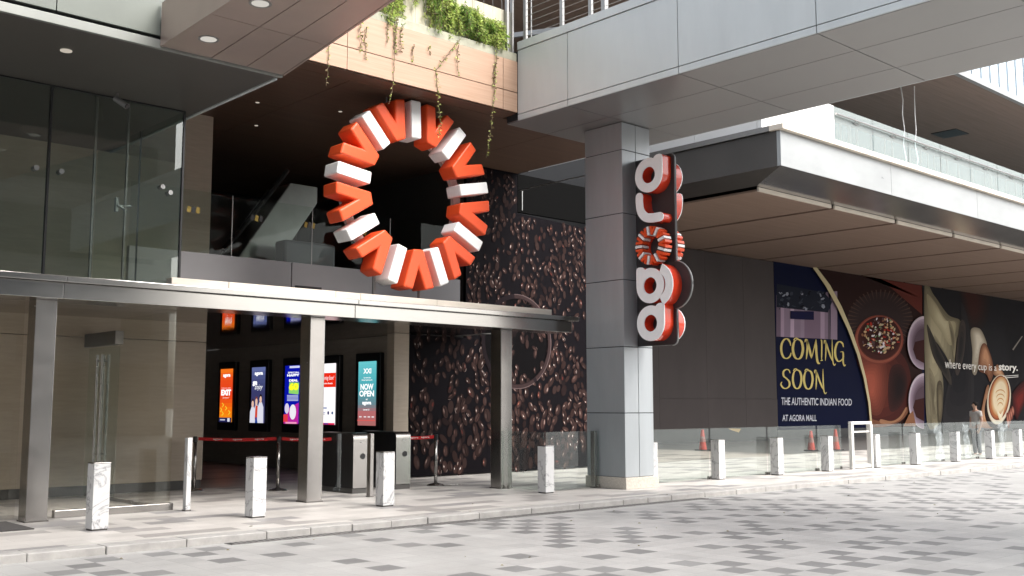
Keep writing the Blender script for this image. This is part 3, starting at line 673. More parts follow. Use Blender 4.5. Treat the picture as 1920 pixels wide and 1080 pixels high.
# panel outline in (z, y): the street side carries the bump for the tail of the g
pl = [(2.54, 12.567), (2.54, 11.66), (3.16, 11.66)] + [(3.60 + .42 * math.cos(R(180 - k)), 11.70 - .38 * math.sin(R(180 - k))) for k in range(0, 181, 12)][::-1][::-1] + [(4.04, 11.66), (5.98, 11.66), (5.98, 12.567)]
pl = [p for p in pl]
pl2 = rounded(pl, [0, .12, 0] + [0] * 16 + [0, .12, 0])
fz = (Vector((SX, 0, 0)), Vector((0, 0, 1)), Vector((0, 1, 0)), Vector((-1, 0, 0)))
MB().prism([pl2], fz, -.03, .03).build('panel', M['charcoal'], t, bevel=.006)
MB().tube([(SX, p[1], p[0]) for p in pl2[1:-1]], .014, 8).build('edge_trim', M['cable'], t)
def letter_shape(ch):
    """outline loops for one letter; u along the word, v towards the letter top, about .62 tall"""
    r, w = .315, .15
    if ch == 'a': return [([(.315, 0)] + rounded([(.50, .0), (.66, .0), (.66, .16), (.60, .20)], [0, .07, .07, 0]) + [(.315 + r * math.cos(R(k)), .315 + r * math.sin(R(k))) for k in range(-15, 266, 8)], ell(.315, .315, w, w, 32))]
    if ch == 'g':
        o = [(.315 + r * math.cos(R(k)), .315 + r * math.sin(R(k))) for k in range(95, 376, 8)] + rounded([(.60, .43), (.66, .47), (.66, .63), (.50, .63)], [0, .07, .07, 0]) + [(.315, .63)]
        tail = ell(.315, .20, .40, .40, 26, 205, 335) ; ti = ell(.315, .20, .235, .235, 26, 205, 335)
        return [(o, ell(.315, .315, w, w, 32)), (rounded(tail + ti[::-1], 0), None)]
    if ch == 'r':
        c = bez([(.085, .07), (.085, .25), (.12, .40), (.24, .51), (.40, .54), (.50, .54)], 6); L = []; Rr = []
        for i, p in enumerate(c):
            d = (c[min(i + 1, len(c) - 1)] - c[max(i - 1, 0)]).normalized(); nn = Vector((-d.y, d.x)) * .082; L.append(p + nn); Rr.append(p - nn)
        e0 = [(.085 + .082 * math.cos(R(k)), .07 + .082 * math.sin(R(k))) for k in range(195, 346, 25)]
        e1 = [(.50 + .082 * math.cos(R(k)), .54 + .082 * math.sin(R(k))) for k in range(-75, 76, 25)]
        return [([tuple(p) for p in L][::-1] + e0 + [tuple(p) for p in Rr] + e1, None)]
def sign_side(sgn):
    n = Vector((-sgn, 0, 0)); v = Vector((0, sgn, 0)); vy0 = 11.73 if sgn > 0 else 12.35
    for ch, z0 in (('a', 2.61), ('g', 3.28), ('O', 3.99), ('r', 4.72), ('a', 5.28)):
        fr = (Vector((SX - sgn * .031, vy0, z0)), Vector((0, 0, 1)), v, n)
        if ch == 'O':
            hub = thing_part = MB()
            hub.prism([ell(.33, .31, .225, .225, 32), ell(.33, .31, .185, .185, 32)], fr, 0, .05); ro = hub.build('letter_ring', M['redgloss'], t)
            for k in range(9):
                for sh, off in (('v', 70), ('b', 90)):
                    a = R(off + 40 * k); cu, cv = math.cos(a), math.sin(a)
                    f2 = lambda x, y: (.33 + cu * y + cv * x, .31 + cv * y - cu * x)
                    if sh == 'v': MB().prism([[f2(*p) for p in ((-.022, .19), (.022, .19), (.075, .34), (.028, .345), (0, .27), (-.028, .345), (-.075, .34))][::-1]], fr, .05, .24).build('red_wedge', M['red'], ro)
                    else: MB().prism([[f2(*p) for p in ((-.022, .19), (.022, .19), (.022, .345), (-.022, .345))][::-1]], fr, .05, .245).build('white_wedge', M['white'], ro)
            continue
        for oi, (o, h) in enumerate(letter_shape(ch)):
            def ccw(l): return l if sum(l[i][0] * l[(i + 1) % len(l)][1] - l[(i + 1) % len(l)][0] * l[i][1] for i in range(len(l))) > 0 else l[::-1]
            loops = [ccw(o)] + ([h] if h else [])
            body = MB().prism(loops, fr, 0, .235).build('letter', M['redgloss'], t)
            MB().prism(loops, fr, .236, .256).build('letter_face', pbr('bright white acrylic', (.92, .92, .92), .3, 0, .02, 4), body)
sign_side(1); sign_side(-1)

# ------------------------------------------------------------------ mall canopy on the right and the storey above it
t = thing('mall_canopy', 'deep mall canopy with pale metal edge and brown boarded underside', 'canopy', (40, 20, 7.75))
CX0, CY0, CZ = 25.8, 17.58, 7.754; X9 = 110
b = MB(); xs = [CX0, 30.0, 34.1, 38.45, 42.6, 46.8, 51, 55.2, 59.4, 63.6, 67.8, 72, 76.2, 80.4, X9]
for i in range(len(xs) - 1): b.box(xs[i] + .12, xs[i + 1] - .12, CY0 + .05, 26.4, CZ, CZ + .06)
b.build('soffit_board', M['brown_r'], t)
MB().box(CX0 + .02, X9, CY0 + .02, 26.5, CZ + .40, CZ + .7).build('slab', M['gap'], t)
b = MB()
for i in range(len(xs) - 1): b.box(xs[i] + .10, xs[i + 1] - .10, CY0 - .02, CY0 + .045, CZ - .01, CZ + .11)
b.build('edge_board', M['plaster'], t)
fx, fy, fz0, fz1 = 24.84, 16.10, 8.10, 9.27
b = MB(); b.poly([(fx, fy, fz0), (X9, fy, fz0), (X9, CY0 - .03, CZ + .12), (CX0 - .03, CY0 - .03, CZ + .12)]); b.build('sloped_sheet', M['greysteel'], t)
b = MB(); b.poly([(fx, fy, fz0), (CX0 - .03, CY0 - .03, CZ + .12), (CX0 - .03, 27, CZ + .12), (fx, 27, fz0)]); b.build('side_slope', M['steel_dark'], t)
b = MB(); x = fx
while x < X9: b.box(x, min(x + 6.2, X9) - .012, fy - .01, fy + .12, fz0 + .002, fz1 - .16); x += 6.2
b.build('front_fascia', M['whitesteel'], t, bevel=.006)
MB().box(fx - .1, X9, fy - .16, fy + .3, fz1 - .155, fz1).build('front_ledge', M['plaster'], t, bevel=.01)
b = MB(); b.box(fx - .012, fx + .1, fy + .125, 27, fz0 + .002, fz1 - .16); b.build('side_fascia', pbr('dark painted sheet', (.075, .07, .066), .5, .0, .15, .6, spec=.25), t)
MB().box(fx - .1, fx + .3, fy + .305, 27, fz1 - .155, fz1).build('side_ledge', M['steel_dark'], t)
MB().box(fx + .32, X9, fy + .31, 27, fz1 - .3, fz1 - .16).build('roof', M['greypanel'], t)
t = thing('white_parapet', 'bright white panelled parapet between the footbridge and the glass balustrade', 'parapet', (27, 17.0, 9.1))
b = MB()
for x0, x1 in ((25.3, 26.6), (26.62, 28.5), (28.53, 29.28)): b.box(x0, x1, 17.0, 17.15, fz1 - .15, 10.86)
b.build('front_panel', M['whitewall'], t)
b = MB()
for y0, y1 in ((17.17, 19.4), (19.42, 22.0), (22.02, 26.8)): b.box(25.3, 25.45, y0, y1, fz1 - .15, 10.5)
b.build('side_panel', M['whitewall'], t)
t = thing('terrace_balustrade', 'clear glass terrace balustrade with steel handrail on top of the mall canopy', 'balustrade', (50, 17, 9.2))
x = 29.34
while x < 90:
    MB().box(x, x + 2.36, 17.02, 17.04, fz1 - .14, 10.86).build('glass_pane', M['glass_bal'], t); x += 2.4
MB().tube([(29.3, 16.94, 10.60), (90, 16.94, 10.60)], .035, 8).build('handrail', M['steel'], t)
x = 30.5
while x < 70:
    b = MB(); b.tube([(x, 17.0, 10.5), (x, 16.94, 10.58)], .02, 6); b.tube([(x + .25, 17.0, 10.5), (x + .25, 16.94, 10.58)], .02, 6); b.tube([(x, 17.0, 10.5), (x + .25, 17.0, 10.5)], .016, 6); b.build('rail_bracket', M['cable'], t); x += 2.4
t = thing('terrace_shopfront', 'teal glazed shopfront with pale mullions set back on the terrace', 'shopfront', (50, 22, 9.1))
MB().box(27, 100, 24.2, 24.3, fz1 - .15, 14.1).build('glazing', M['teal'], t)
b = MB(); random.seed(5); x = 27.5
while x < 90: b.box(x, x + random.choice((.06, .12, .2)), 24.13, 24.19, fz1 - .15, 14.1); x += random.choice((.7, 1.3, 1.6))
for z in (10.1, 11.4): b.box(27, 90, 24.14, 24.185, z, z + .07)
b.build('mullion', M['cable'], t)
t = thing('upper_storey', 'upper storey with a wide brown underside and pale blue glass front', 'building', (45, 20, 14.2))
MB().box(18, 110, 17.55, 40, 14.2, 14.35).build('soffit', wood('light brown soffit', (.20, .145, .115), (.27, .20, .165), .4, .55), t)
MB().box(47.2, 48.5, 21.2, 22.4, 14.17, 14.199).build('vent_grille', M['black'], t)
MB().box(18, 110, 17.35, 17.54, 14.12, 14.36).build('edge_trim', M['whitesteel'], t)
MB().box(18, 110, 17.45, 17.6, 14.37, 30).build('glass_front', M['facade'], t)
b = MB(); x = 18.3
while x < 90: b.box(x, x + .06, 17.39, 17.44, 14.37, 30); x += .85
b.build('mullion', pbr('pale blue mullion', (.42, .48, .53), .4, .1), t)
MB().box(18, 110, 17.62, 40, 14.36, 30).build('core', M['greypanel'], t)
for x, y in ((39.1, 19.68), (39.55, 19.4)):
    p = [(x + random.uniform(-.05, .05), y + random.uniform(-.05, .05), 14.2 - k * .6) for k in range(8)]
    tag(MB().tube(p, .022, 6).build('rope', M['white']), 'pale rope hanging from the brown underside, %s of the two' % ('left' if x < 39.3 else 'right'), 'rope')
# unseen mall body behind, put in to block skylight
t = thing('unseen_mall_block', 'unseen mall mass behind the hoardings and lobby, put in to block skylight', 'building', (40, 30, 0))
MB().box(13.62, 120, 27.2, 45, 0, 14.15).build('rear_wall', M['plinth'], t); MB().box(19.0, 19.3, 17.6, 26.4, 0, 7.7).build('side_wall', M['plinth'], t); MB().box(-10, 8.7, 18.5, 27, 3.1, 8.4).build('left_wall', M['plinth'], t)

# ------------------------------------------------------------------ hoardings at the back right
HY = 26.0
W2 = lambda x, y, d=0.: (lambda q: (q[0], HY - d, q[1]))(on_wall(x, y, HY))
def art(mb, pts, d, m): mb.poly([W2(x, y, d) for x, y in pts][::-1], m)
t = thing('plain_hoarding', 'plain dark grey board hoarding to the right of the pillar', 'hoarding', (34, HY, 0))
b = MB(); xs = [19.4, 22.3, 25.3, 28.2, 31.4, 34.4, 37.0, 39.3]
for i in range(7): b.box(xs[i] + .0025, xs[i + 1] - .0025, HY, HY + .08, 1.75, 7.72); b.box(xs[i] + .0025, xs[i + 1] - .0025, HY - .012, HY + .08, .55, 1.745)
b.build('board', pbr('dark grey board', (.050, .042, .041), .6, 0, .18, .5, 0, (1, 1, .5), .06, .12), t, bevel=.004)
MB().box(19.4, 39.3, HY + .02, HY + .08, .005, .55).build('base_strip', M['black'], t)
MB().poly([W2(1365, 803.5, .01), W2(1372, 807, .01), W2(1385, 811, .01), W2(1389, 804, .01)]).build('torn_paper', flat('torn yellow paper', (.35, .24, .10)), t)

t = thing('restaurant_banner', 'navy restaurant banner reading COMING SOON with food picture', 'banner', (46, HY, 0))
x0, x1 = 39.32, on_wall(1729, 600, HY)[0]
fr = (Vector((0, HY, 0)), Vector((1, 0, 0)), Vector((0, 0, 1)), Vector((0, -1, 0)))
MB().box(x0, x1, HY, HY + .08, .42, 7.76).build('banner_sheet', ink(14, 20, 48), t); MB().box(x0, x1, HY + .02, HY + .08, .005, .419).build('base_strip', M['black'], t)
class Pal(dict):
    def __missing__(s, c): s[c] = len(s); return s[c]
    def inks(s): return [ink(*c) for c in s]
def closed(pts, n=6):
    N = len(pts); o = []; V = [Vector(p) for p in pts]
    for i in range(N):
        a, p, q, d = V[i - 1], V[i], V[(i + 1) % N], V[(i + 2) % N]
        for k in range(n):
            t = k / n; o.append(tuple(.5 * ((2 * p) + (q - a) * t + (2 * a - 5 * p + 4 * q - d) * t * t + (3 * p - a - 3 * q + d) * t ** 3)))
    return o
def soft(mb, PI, pts, d, c0, c1, to=None, n=6, x_min=None, smooth=True, k_end=.8):
    """a rounded shape whose ink turns gradually from its edge towards a point inside it"""
    P = closed(pts) if smooth else pts
    if x_min: P = [(max(x_min, p[0]), p[1]) for p in P]
    cx, cy = to or (sum(p[0] for p in P) / len(P), sum(p[1] for p in P) / len(P))
    for k in range(n):
        f = k / n * k_end; w = k / (n - 1) if n > 1 else 0
        col = tuple(int(a + (b_ - a) * w) for a, b_ in zip(c0, c1))
        art(mb, [(p[0] + (cx - p[0]) * f, p[1] + (cy - p[1]) * f) for p in P], d + k * .0012, PI[col])
pic = MB(); PI = Pal()
curve = [(1524, 502), (1548, 535), (1570, 575), (1590, 620), (1606, 665), (1618, 710), (1626, 755), (1630, 800)]
art(pic, curve + [(1729, 801), (1729, 534), (1660, 520)], .004, PI[(44, 26, 24)])
art(pic, [(1612, 516), (1650, 522), (1729, 590), (1729, 560), (1729, 536)], .006, PI[(100, 48, 40)])
# table cloth glow, hanging pan rim
art(pic, ell(1650, 605, 62, 58, 36), .008, PI[(52, 40, 40)]); 
for k in range(44):      # woven placemat lines
    a = R(k * 360 / 44); art(pic, [(1650 + 40 * math.cos(a), 600 + 38 * math.sin(a)), (1650 + 61 * math.cos(a), 600 + 57 * math.sin(a)), (1650 + 61 * math.cos(a + .04), 600 + 57 * math.sin(a + .04))], .010, PI[(84, 62, 52)])
soft(pic, PI, [(1606, 668), (1618, 712), (1627, 758), (1634, 796), (1664, 797), (1692, 780), (1706, 740), (1704, 690), (1680, 655), (1640, 650)], .012, (74, 36, 32), (104, 52, 42), (1640, 720), 4)
soft(pic, PI, [(1608, 668), (1622, 715), (1630, 770), (1650, 776), (1662, 735), (1662, 690), (1650, 660)], .018, (104, 54, 44), (168, 88, 70), (1630, 720), 8)
soft(pic, PI, [(1670, 690), (1664, 735), (1670, 772), (1692, 756), (1701, 715), (1690, 685)], .019, (60, 34, 32), (34, 24, 25), (1688, 725), 6)
soft(pic, PI, [(1630, 786), (1664, 792), (1690, 778), (1708, 750), (1711, 756), (1692, 786), (1664, 799), (1632, 800)], .029, (120, 78, 58), (160, 116, 88), (1680, 786), 2)
soft(pic, PI, ell(1647, 637, 46, 46, 40), .032, (126, 66, 54), (150, 84, 68), n=2, smooth=False, k_end=.1); soft(pic, PI, ell(1648, 635, 41, 41, 40), .036, (92, 48, 40), (70, 36, 32), n=2, smooth=False, k_end=.1); art(pic, ell(1649, 630, 37, 36, 36), .040, PI[(60, 30, 28)])
random.seed(21)
for k in range(190):
    a, r = random.uniform(0, 6.28), 35 * math.sqrt(random.random()); cx, cy = 1649 + r * math.cos(a), 629 + r * .95 * math.sin(a)
    art(pic, ell(cx, cy, random.uniform(1.2, 4), random.uniform(.8, 2.4), 7, rot=random.uniform(0, 180)), .042 + .0003 * k, PI[random.choice(((232, 222, 226), (205, 170, 130), (170, 48, 36), (196, 180, 150), (120, 150, 110), (92, 70, 74), (60, 30, 28), (205, 170, 130), (140, 96, 70)))])
# two bowls cut by the right edge
for cy, rx, ry in ((643, 31, 50), (752, 29, 52)):
    hb = lambda rx_, ry_, dx=0: [p for p in ell(1729 + dx, cy, rx_, ry_, 30, 90, 270)]
    art(pic, hb(rx, ry), .101, PI[(206, 190, 200)])
    for k in range(7): art(pic, [(1729 - (1729 - p[0]) * (1 - .05 * k - .08), cy + 2 + (p[1] - cy) * (1 - .06 * k - .06)) for p in hb(rx, ry)], .102 + k * .001, PI[(170 - 13 * k, 152 - 13 * k, 168 - 14 * k)])
    art(pic, [(1729, cy - 6), (1712, cy - 2), (1708, cy + 12), (1714, cy + 30), (1729, cy + 38)], .112, PI[(60, 30, 28)])
art(pic, [(1690, 799), (1700, 778), (1708, 770), (1714, 799)], .113, PI[(140, 96, 70)])
pic.build('food_picture', PI.inks(), t)
b = MB(); up = curve; wd = [5, 6, 5.5, 4.5, 3.5, 3, 2.5, 2]
art(b, [(p[0] + w * .7, p[1]) for p, w in zip(up, wd)] + [(p[0] - w * .9, p[1]) for p, w in zip(reversed(up), reversed(wd))], .12, 0); b.build('cream_stripe', ink(214, 200, 160), t)
# pale rippled reflection painted onto the banner in ink strips
b = MB(); cs = [(140, 122, 140), (170, 148, 168), (112, 96, 112), (188, 166, 186), (150, 132, 150), (128, 108, 126), (98, 86, 98)]; random.seed(9); x = 1455.5
while x < 1600:
    w = random.uniform(4, 13); xe = min(x + w, 1605); yb = lambda q: 631 + (q - 1455) * .05
    def lim(q, y):      # keep left of the stripe
        return q
    yt = lambda q: 553 - (q - 1455) * .06
    xr = lambda y: 1570 + (y - 575) * .46 - 3
    if x < xr(575): art(b, [(x, yt(x)), (min(xe, xr(yt(xe)) if xr(yt(xe)) > x else xe), yt(xe)), (min(xe, xr(yb(xe))), yb(xe)), (x, yb(x))], .005, random.randrange(7))
    x = xe
art(b, [(1456, 532), (1545, 548), (1560, 566), (1552, 586), (1456, 576)], .007, 7)
for k in range(60):
    cx, cy = random.uniform(1460, 1545), random.uniform(546, 582); art(b, ell(cx, cy, random.uniform(1, 4), random.uniform(.8, 5), 5, rot=random.uniform(0, 180)), .009 + .0002 * k, random.choice((7, 8, 9, 8, 10)))
art(b, [(1481, 583), (1525, 584), (1525, 600), (1481, 598)], .03, 11)
b.build('painted_reflection', [ink(*c) for c in cs + [(34, 38, 50), (60, 66, 78), (150, 154, 168), (18, 20, 30), (26, 26, 62)]], t)
# lettering: swash capitals
def swash(mb, ch, x, w, yb, yt, place, m):
    h = yb - yt; Pn = lambda q, k=.21, th=.03: pen(mb, [(x + a * w, yb - c * h) for a, c in q], k * w if w > 8 else .36 * w, .05 * h, place, m, 7)
    if ch == 'C': Pn([(.98, .62), (.90, .80), (.66, .96), (.36, .92), (.12, .68), (.10, .34), (.30, .06), (.62, .0), (.90, .10), (1.02, .28)])
    if ch == 'O': Pn([(.5, .98), (.20, .86), (.07, .5), (.22, .12), (.5, .0), (.78, .12), (.93, .5), (.80, .86), (.5, .98), (.30, 1.03), (.12, .92)])
    if ch == 'S': Pn([(.92, .78), (.78, .94), (.5, .98), (.22, .86), (.24, .64), (.5, .52), (.80, .36), (.84, .14), (.55, .0), (.2, .02), (-.05, .2), (.06, .34)], .2)
    if ch == 'M':
        Pn([(.0, .86), (.08, 1.0), (.18, .9), (.17, .45), (.10, .02)], .13); Pn([(.17, .96), (.34, .5), (.48, .08)], .16); Pn([(.48, .06), (.66, .55), (.80, 1.0)], .07)
        Pn([(.80, 1.0), (.82, .5), (.88, .02), (.98, -.18), (1.10, -.16)], .16)
    if ch == 'I': Pn([(.2, 1.02), (.5, .96), (.52, .5), (.48, .0)], .5); Pn([(.15, .0), (.85, .02)], .3)
    if ch == 'N':
        Pn([(.0, .84), (.06, 1.0), (.18, .92), (.19, .45), (.14, .0)], .13); Pn([(.16, .98), (.5, .45), (.86, .0)], .18)
        Pn([(.84, 1.06), (.86, .5), (.92, -.02), (1.06, -.22), (1.22, -.14)], .12)
    if ch == 'G': 
        Pn([(.92, .70), (.82, .88), (.56, .97), (.28, .88), (.10, .58), (.12, .26), (.34, .02), (.62, .02), (.84, .14)]); Pn([(.58, .46), (.84, .46), (.90, .30), (.88, -.02), (1.0, -.22), (1.14, -.16)], .15)
wa = MB(); PL = lambda d: (lambda x, y: W2(x, y, d))
def lettering(mb, word, spans, yb, yt, slope, d, m):
    for ch, (xa, xb) in zip(word, spans):
        s0 = (xa - spans[0][0]) * slope; swash(mb, ch, xa, xb - xa, yb + s0, yt + s0, PL(d), m)
lettering(wa, 'COMING', [(1462, 1482), (1484, 1506), (1508, 1534), (1536, 1543), (1544, 1562), (1563, 1582)], 672, 634, .055, .03, 0)
lettering(wa, 'SOON', [(1464, 1482), (1484, 1503), (1505, 1524), (1526, 1545)], 728, 692, .035, .03, 0)
wa.build('headline_lettering', ink(226, 206, 130), t); wa = MB()
write(wa, 'THE AUTHENTIC INDIAN FOOD', 0, 1, 0, 1, lambda u, v: W2(1464 + 132 * u, 759.5 + 1.2 * u - v * (14.5 - 1.5 * u), .03), 0, .01)
wa.build('subtitle_lettering', ink(214, 216, 226), t); wa = MB()
write(wa, 'AT AGORA MALL', 0, 1, 0, 1, lambda u, v: W2(1466 + 64 * u, 789.5 - v * (12 - .5 * u), .03), 0, .01)
wa.build('address_lettering', ink(214, 216, 226), t)

t = thing('coffee_banner', 'dark coffee banner of a barista holding a cup, reading where every cup is a story', 'banner', (60, HY, 0))
xa = on_wall(1731, 600, HY)[0]
MB().box(xa, 78, HY - .03, HY + .08, .40, 7.80).build('banner_sheet', ink(36, 35, 38), t); MB().box(xa, 78, HY + .02, HY + .08, .005, .399).build('base_strip', M['black'], t)
PI = Pal(); b = MB(); D0 = .034
S_ = lambda pts, d, c0, c1, to=None, n=6: soft(b, PI, pts, D0 + d, c0, c1, to, n, 1731.5)
S_([(1790, 500), (1850, 520), (1850, 600), (1820, 620), (1800, 560)], .0, (40, 34, 34), (62, 36, 32), (1822, 575), 5)
S_([(1880, 590), (1925, 610), (1925, 700), (1895, 740), (1886, 660)], .0, (34, 32, 35), (28, 27, 30), None, 3)
S_([(1732, 537), (1750, 554), (1776, 590), (1800, 603), (1792, 640), (1786, 688), (1770, 664), (1752, 640), (1746, 655), (1766, 706), (1765, 770), (1758, 797), (1738, 797), (1733, 700)], .008, (120, 112, 92), (178, 168, 138), (1750, 620), 6)
S_([(1736, 552), (1752, 568), (1772, 600), (1790, 606), (1782, 648), (1760, 618), (1742, 590)], .017, (166, 156, 126), (200, 190, 158), (1766, 602), 6)
S_([(1736, 608), (1756, 648), (1776, 688), (1782, 722), (1768, 704), (1746, 664)], .026, (66, 60, 54), (40, 38, 38), None, 4)
S_([(1740, 690), (1752, 716), (1750, 760), (1756, 796), (1746, 798), (1742, 740)], .026, (140, 130, 106), (104, 96, 78), None, 5)
S_([(1755, 722), (1764, 718), (1766, 760), (1762, 792), (1757, 788)], .027, (84, 76, 62), (118, 108, 86), None, 4)
S_([(1776, 602), (1783, 610), (1790, 640), (1787, 672), (1782, 640)], .028, (150, 140, 114), (110, 102, 84), None, 4)
S_([(1800, 566), (1814, 602), (1824, 690), (1818, 800), (1768, 800), (1776, 722), (1788, 690), (1800, 612)], .012, (46, 44, 46), (34, 33, 36), None, 4)
S_([(1798, 606), (1808, 610), (1806, 660), (1795, 702), (1789, 688)], .030, (70, 62, 58), (44, 41, 42), None, 4)
S_([(1818, 619), (1834, 616), (1844, 632), (1848, 650), (1838, 666), (1828, 702), (1820, 694), (1821, 660)], .032, (150, 140, 122), (226, 216, 196), (1833, 634), 7)
S_([(1836, 652), (1846, 645), (1858, 676), (1860, 700), (1854, 716), (1847, 702), (1832, 692)], .041, (116, 76, 56), (204, 152, 116), (1846, 662), 7)
S_([(1846, 730), (1852, 724), (1850, 760), (1857, 788), (1870, 801), (1838, 801), (1836, 780)], .041, (150, 106, 80), (214, 166, 128), (1846, 772), 7)
S_(ell(1870, 762, 26, 42, 24, rot=12), .050, (40, 26, 24), (58, 34, 28), None, 3)
S_([(1860, 702), (1866, 684), (1873, 690), (1881, 708)], .054, (150, 106, 80), (214, 166, 128), None, 4)
soft(b, PI, ell(1870, 749, 22, 47, 44, rot=6), D0 + .060, (206, 190, 164), (240, 230, 208), n=3, smooth=False, k_end=.06)
soft(b, PI, ell(1870, 746, 19.5, 42, 44, rot=6), D0 + .064, (126, 66, 42), (186, 112, 72), n=4, smooth=False, k_end=.14)
soft(b, PI, ell(1871, 743, 16, 37, 40, rot=6), D0 + .070, (206, 150, 100), (244, 226, 190), n=6, smooth=False, k_end=.3)
for k in range(4):
    o_ = ell(1872, 738 + k * 8, 9 - k * 1.2, 8, 16, 190, 350); o_2 = ell(1872, 740 + k * 8, 9 - k * 1.2, 8, 16, 190, 350); art(b, o_ + o_2[::-1], D0 + .080, PI[(206, 150, 100)])
S_([(1864, 766), (1872, 778), (1879, 766), (1872, 789)], .081, (244, 226, 190), (250, 240, 214), None, 2)
for k in range(4): S_(ell(1886 + k * 3.0, 788 - k * 6, 2.6, 15 - k * 2, 14, rot=-6), .082 + k * .004, (120, 66, 58), (196, 132, 110), None, 4)
S_([(1894, 742), (1922, 712), (1922, 745), (1908, 780), (1902, 784)], .046, (60, 28, 28), (120, 42, 38), None, 5)
art(b, [(1896, 655), (1914, 630), (1915.5, 631), (1898, 657)], D0 + .03, PI[(150, 144, 136)])
b.build('barista_picture', PI.inks(), t)
b = MB()
write(b, 'where every cup is a', 0, 1, 0, 1, lambda u, v: W2(1767 + 97 * u, 696 + 3.5 * u - v * (23 - 7 * u), D0 + .105), 0, .0)
write(b, 'story.', 0, 1, 0, 1, lambda u, v: W2(1868 + 36 * u, 699 + .5 * u - v * (17 - 2 * u), D0 + .105), 0, .03)
b.build('slogan_lettering', flat('pale lettering', (.72, .70, .66)), t); b = MB()
for k in range(2): art(b, [(1876 + 4 * k, 705 + 3 * k), (1905, 703 + 3 * k), (1905, 704 + 3 * k), (1876 + 4 * k, 706.2 + 3 * k)], D0 + .105, 0)
b.build('underline', flat('pale lettering', (.72, .70, .66)), t)

# ------------------------------------------------------------------ unseen building added across the forecourt to darken reflections and the left side
t = thing('added_opposite_building', 'unseen grey office block added across the forecourt to dim sky and reflections', 'building', (-10, -24, 0))
MB().box(-70, 24, -40, -24, ROAD, 26).build('wall', pbr('grey render', (.28, .275, .265), .8, 0, .1, .2), t)
for k in range(6):
    MB().box(-69, 23, -24.0, -23.92, 1.2 + k * 3.8, 3.6 + k * 3.8).build('window_band', pbr('dark office glass', (.05, .06, .065), .2), t)

# ================================================================== OBJECTS
# ------------------------------------------------------------------ marble bollards
def bollard():
    t = thing('bollard', 'x', 'bollard', group='square white marble bollards along the kerb', local=True)
    MB().box(-.10, .10, -.10, .10, .02, .785).build('shaft', M['marble'], t, bevel=.004)
    MB().box(-.102, .102, -.102, .102, .787, .80).build('cap', M['steel'], t, bevel=.003)
    MB().box(-.09, .09, -.09, .09, 0, .021).build('foot', M['plinth'], t)
    return t
proto = bollard()
spots = [(4.98, 12.80, 'marble bollard in front of the glass vestibule threshold'), (7.08, 12.80, 'marble bollard in front of the red belted stanchions, left of the middle steel column'),
         (9.27, 12.92, 'marble bollard in front of the two turnstiles'), (12.66, 13.02 - .03, 'marble bollard in front of the bean mural, left of the pillar'),
         (15.38, 12.98, 'marble bollard just right of the pillar, partly hidden by it'), (17.53, 13.02, 'marble bollard beside the red traffic cone behind the glass'),
         (19.55, 12.98, 'marble bollard below the left edge of the navy banner'), (21.5, 12.95, 'marble bollard just left of the empty metal frame'),
         (23.62, 12.95, 'marble bollard touching the right side of the empty metal frame'), (25.5, 12.88, 'marble bollard with a plastic bag at its foot'),
         (27.66, 12.86, 'marble bollard below the left part of the coffee banner'), (29.75, 12.84, 'marble bollard just right of the standing person'),
         (31.6, 12.84, 'marble bollard farthest right at the photo edge')]
for i, (x, y, lb) in enumerate(spots):
    o = proto if i == 0 else copy_tree(proto); o.location = (x, y, 0); o.rotation_euler = (0, 0, R(random.uniform(-1.5, 1.5))); o['label'] = lb

# ------------------------------------------------------------------ glass barriers and their posts
def barrier(x0, y0, x1, y1, label, film=False):
    t = thing('glass_barrier', label, 'glass barrier', ((x0 + x1) / 2, (y0 + y1) / 2, 0), 'clear glass barrier panels along the pavement')
    a, c = Vector((x0, y0, 0)), Vector((x1, y1, 0)); d = (c - a).normalized(); nn = Vector((-d.y, d.x, 0)) * .007
    vs = [a - nn, c - nn, c + nn, a + nn]; z0, z1 = .02, 1.02
    MB().add([(p.x, p.y, z0) for p in vs] + [(p.x, p.y, z1) for p in vs], [(3, 2, 1, 0), (4, 5, 6, 7), (0, 1, 5, 4), (1, 2, 6, 5), (2, 3, 7, 6), (3, 0, 4, 7)]).build('glass_pane', M['glass_b'], t)
    for p in (a + d * .02, c - d * .02): MB().box(p.x - .02, p.x + .02, p.y - .02, p.y + .02, 0, .06).build('foot_clamp', M['steel'], t)
BY = 13.16
barrier(12.80, 14.10, 12.80, 13.18, 'glass barrier pane running back beside the right steel column')
barrier(12.82, BY, 14.17, BY, 'glass barrier pane in front of the bean mural, left of the pillar')
bx = [15.14, 17.44, 19.46, 21.42, 22.5]
lbs = ['glass barrier pane just right of the pillar', 'glass barrier pane in front of the plain grey hoarding', 'glass barrier pane under the left half of the navy banner', 'short glass barrier pane left of the metal frame']
for i in range(4): barrier(bx[i] + .03, BY, bx[i + 1] - .03, BY, lbs[i])
bx = [23.75, 25.42, 27.58, 29.66, 31.5, 33.6]
lbs = ['glass barrier pane right of the metal frame', 'glass barrier pane below the bowls on the navy banner', 'glass barrier pane in front of the standing person', 'glass barrier pane right of the standing person', 'last glass barrier pane at the right photo edge']
for i in range(5): barrier(bx[i] + .03, BY, bx[i + 1] - .03, BY, lbs[i])
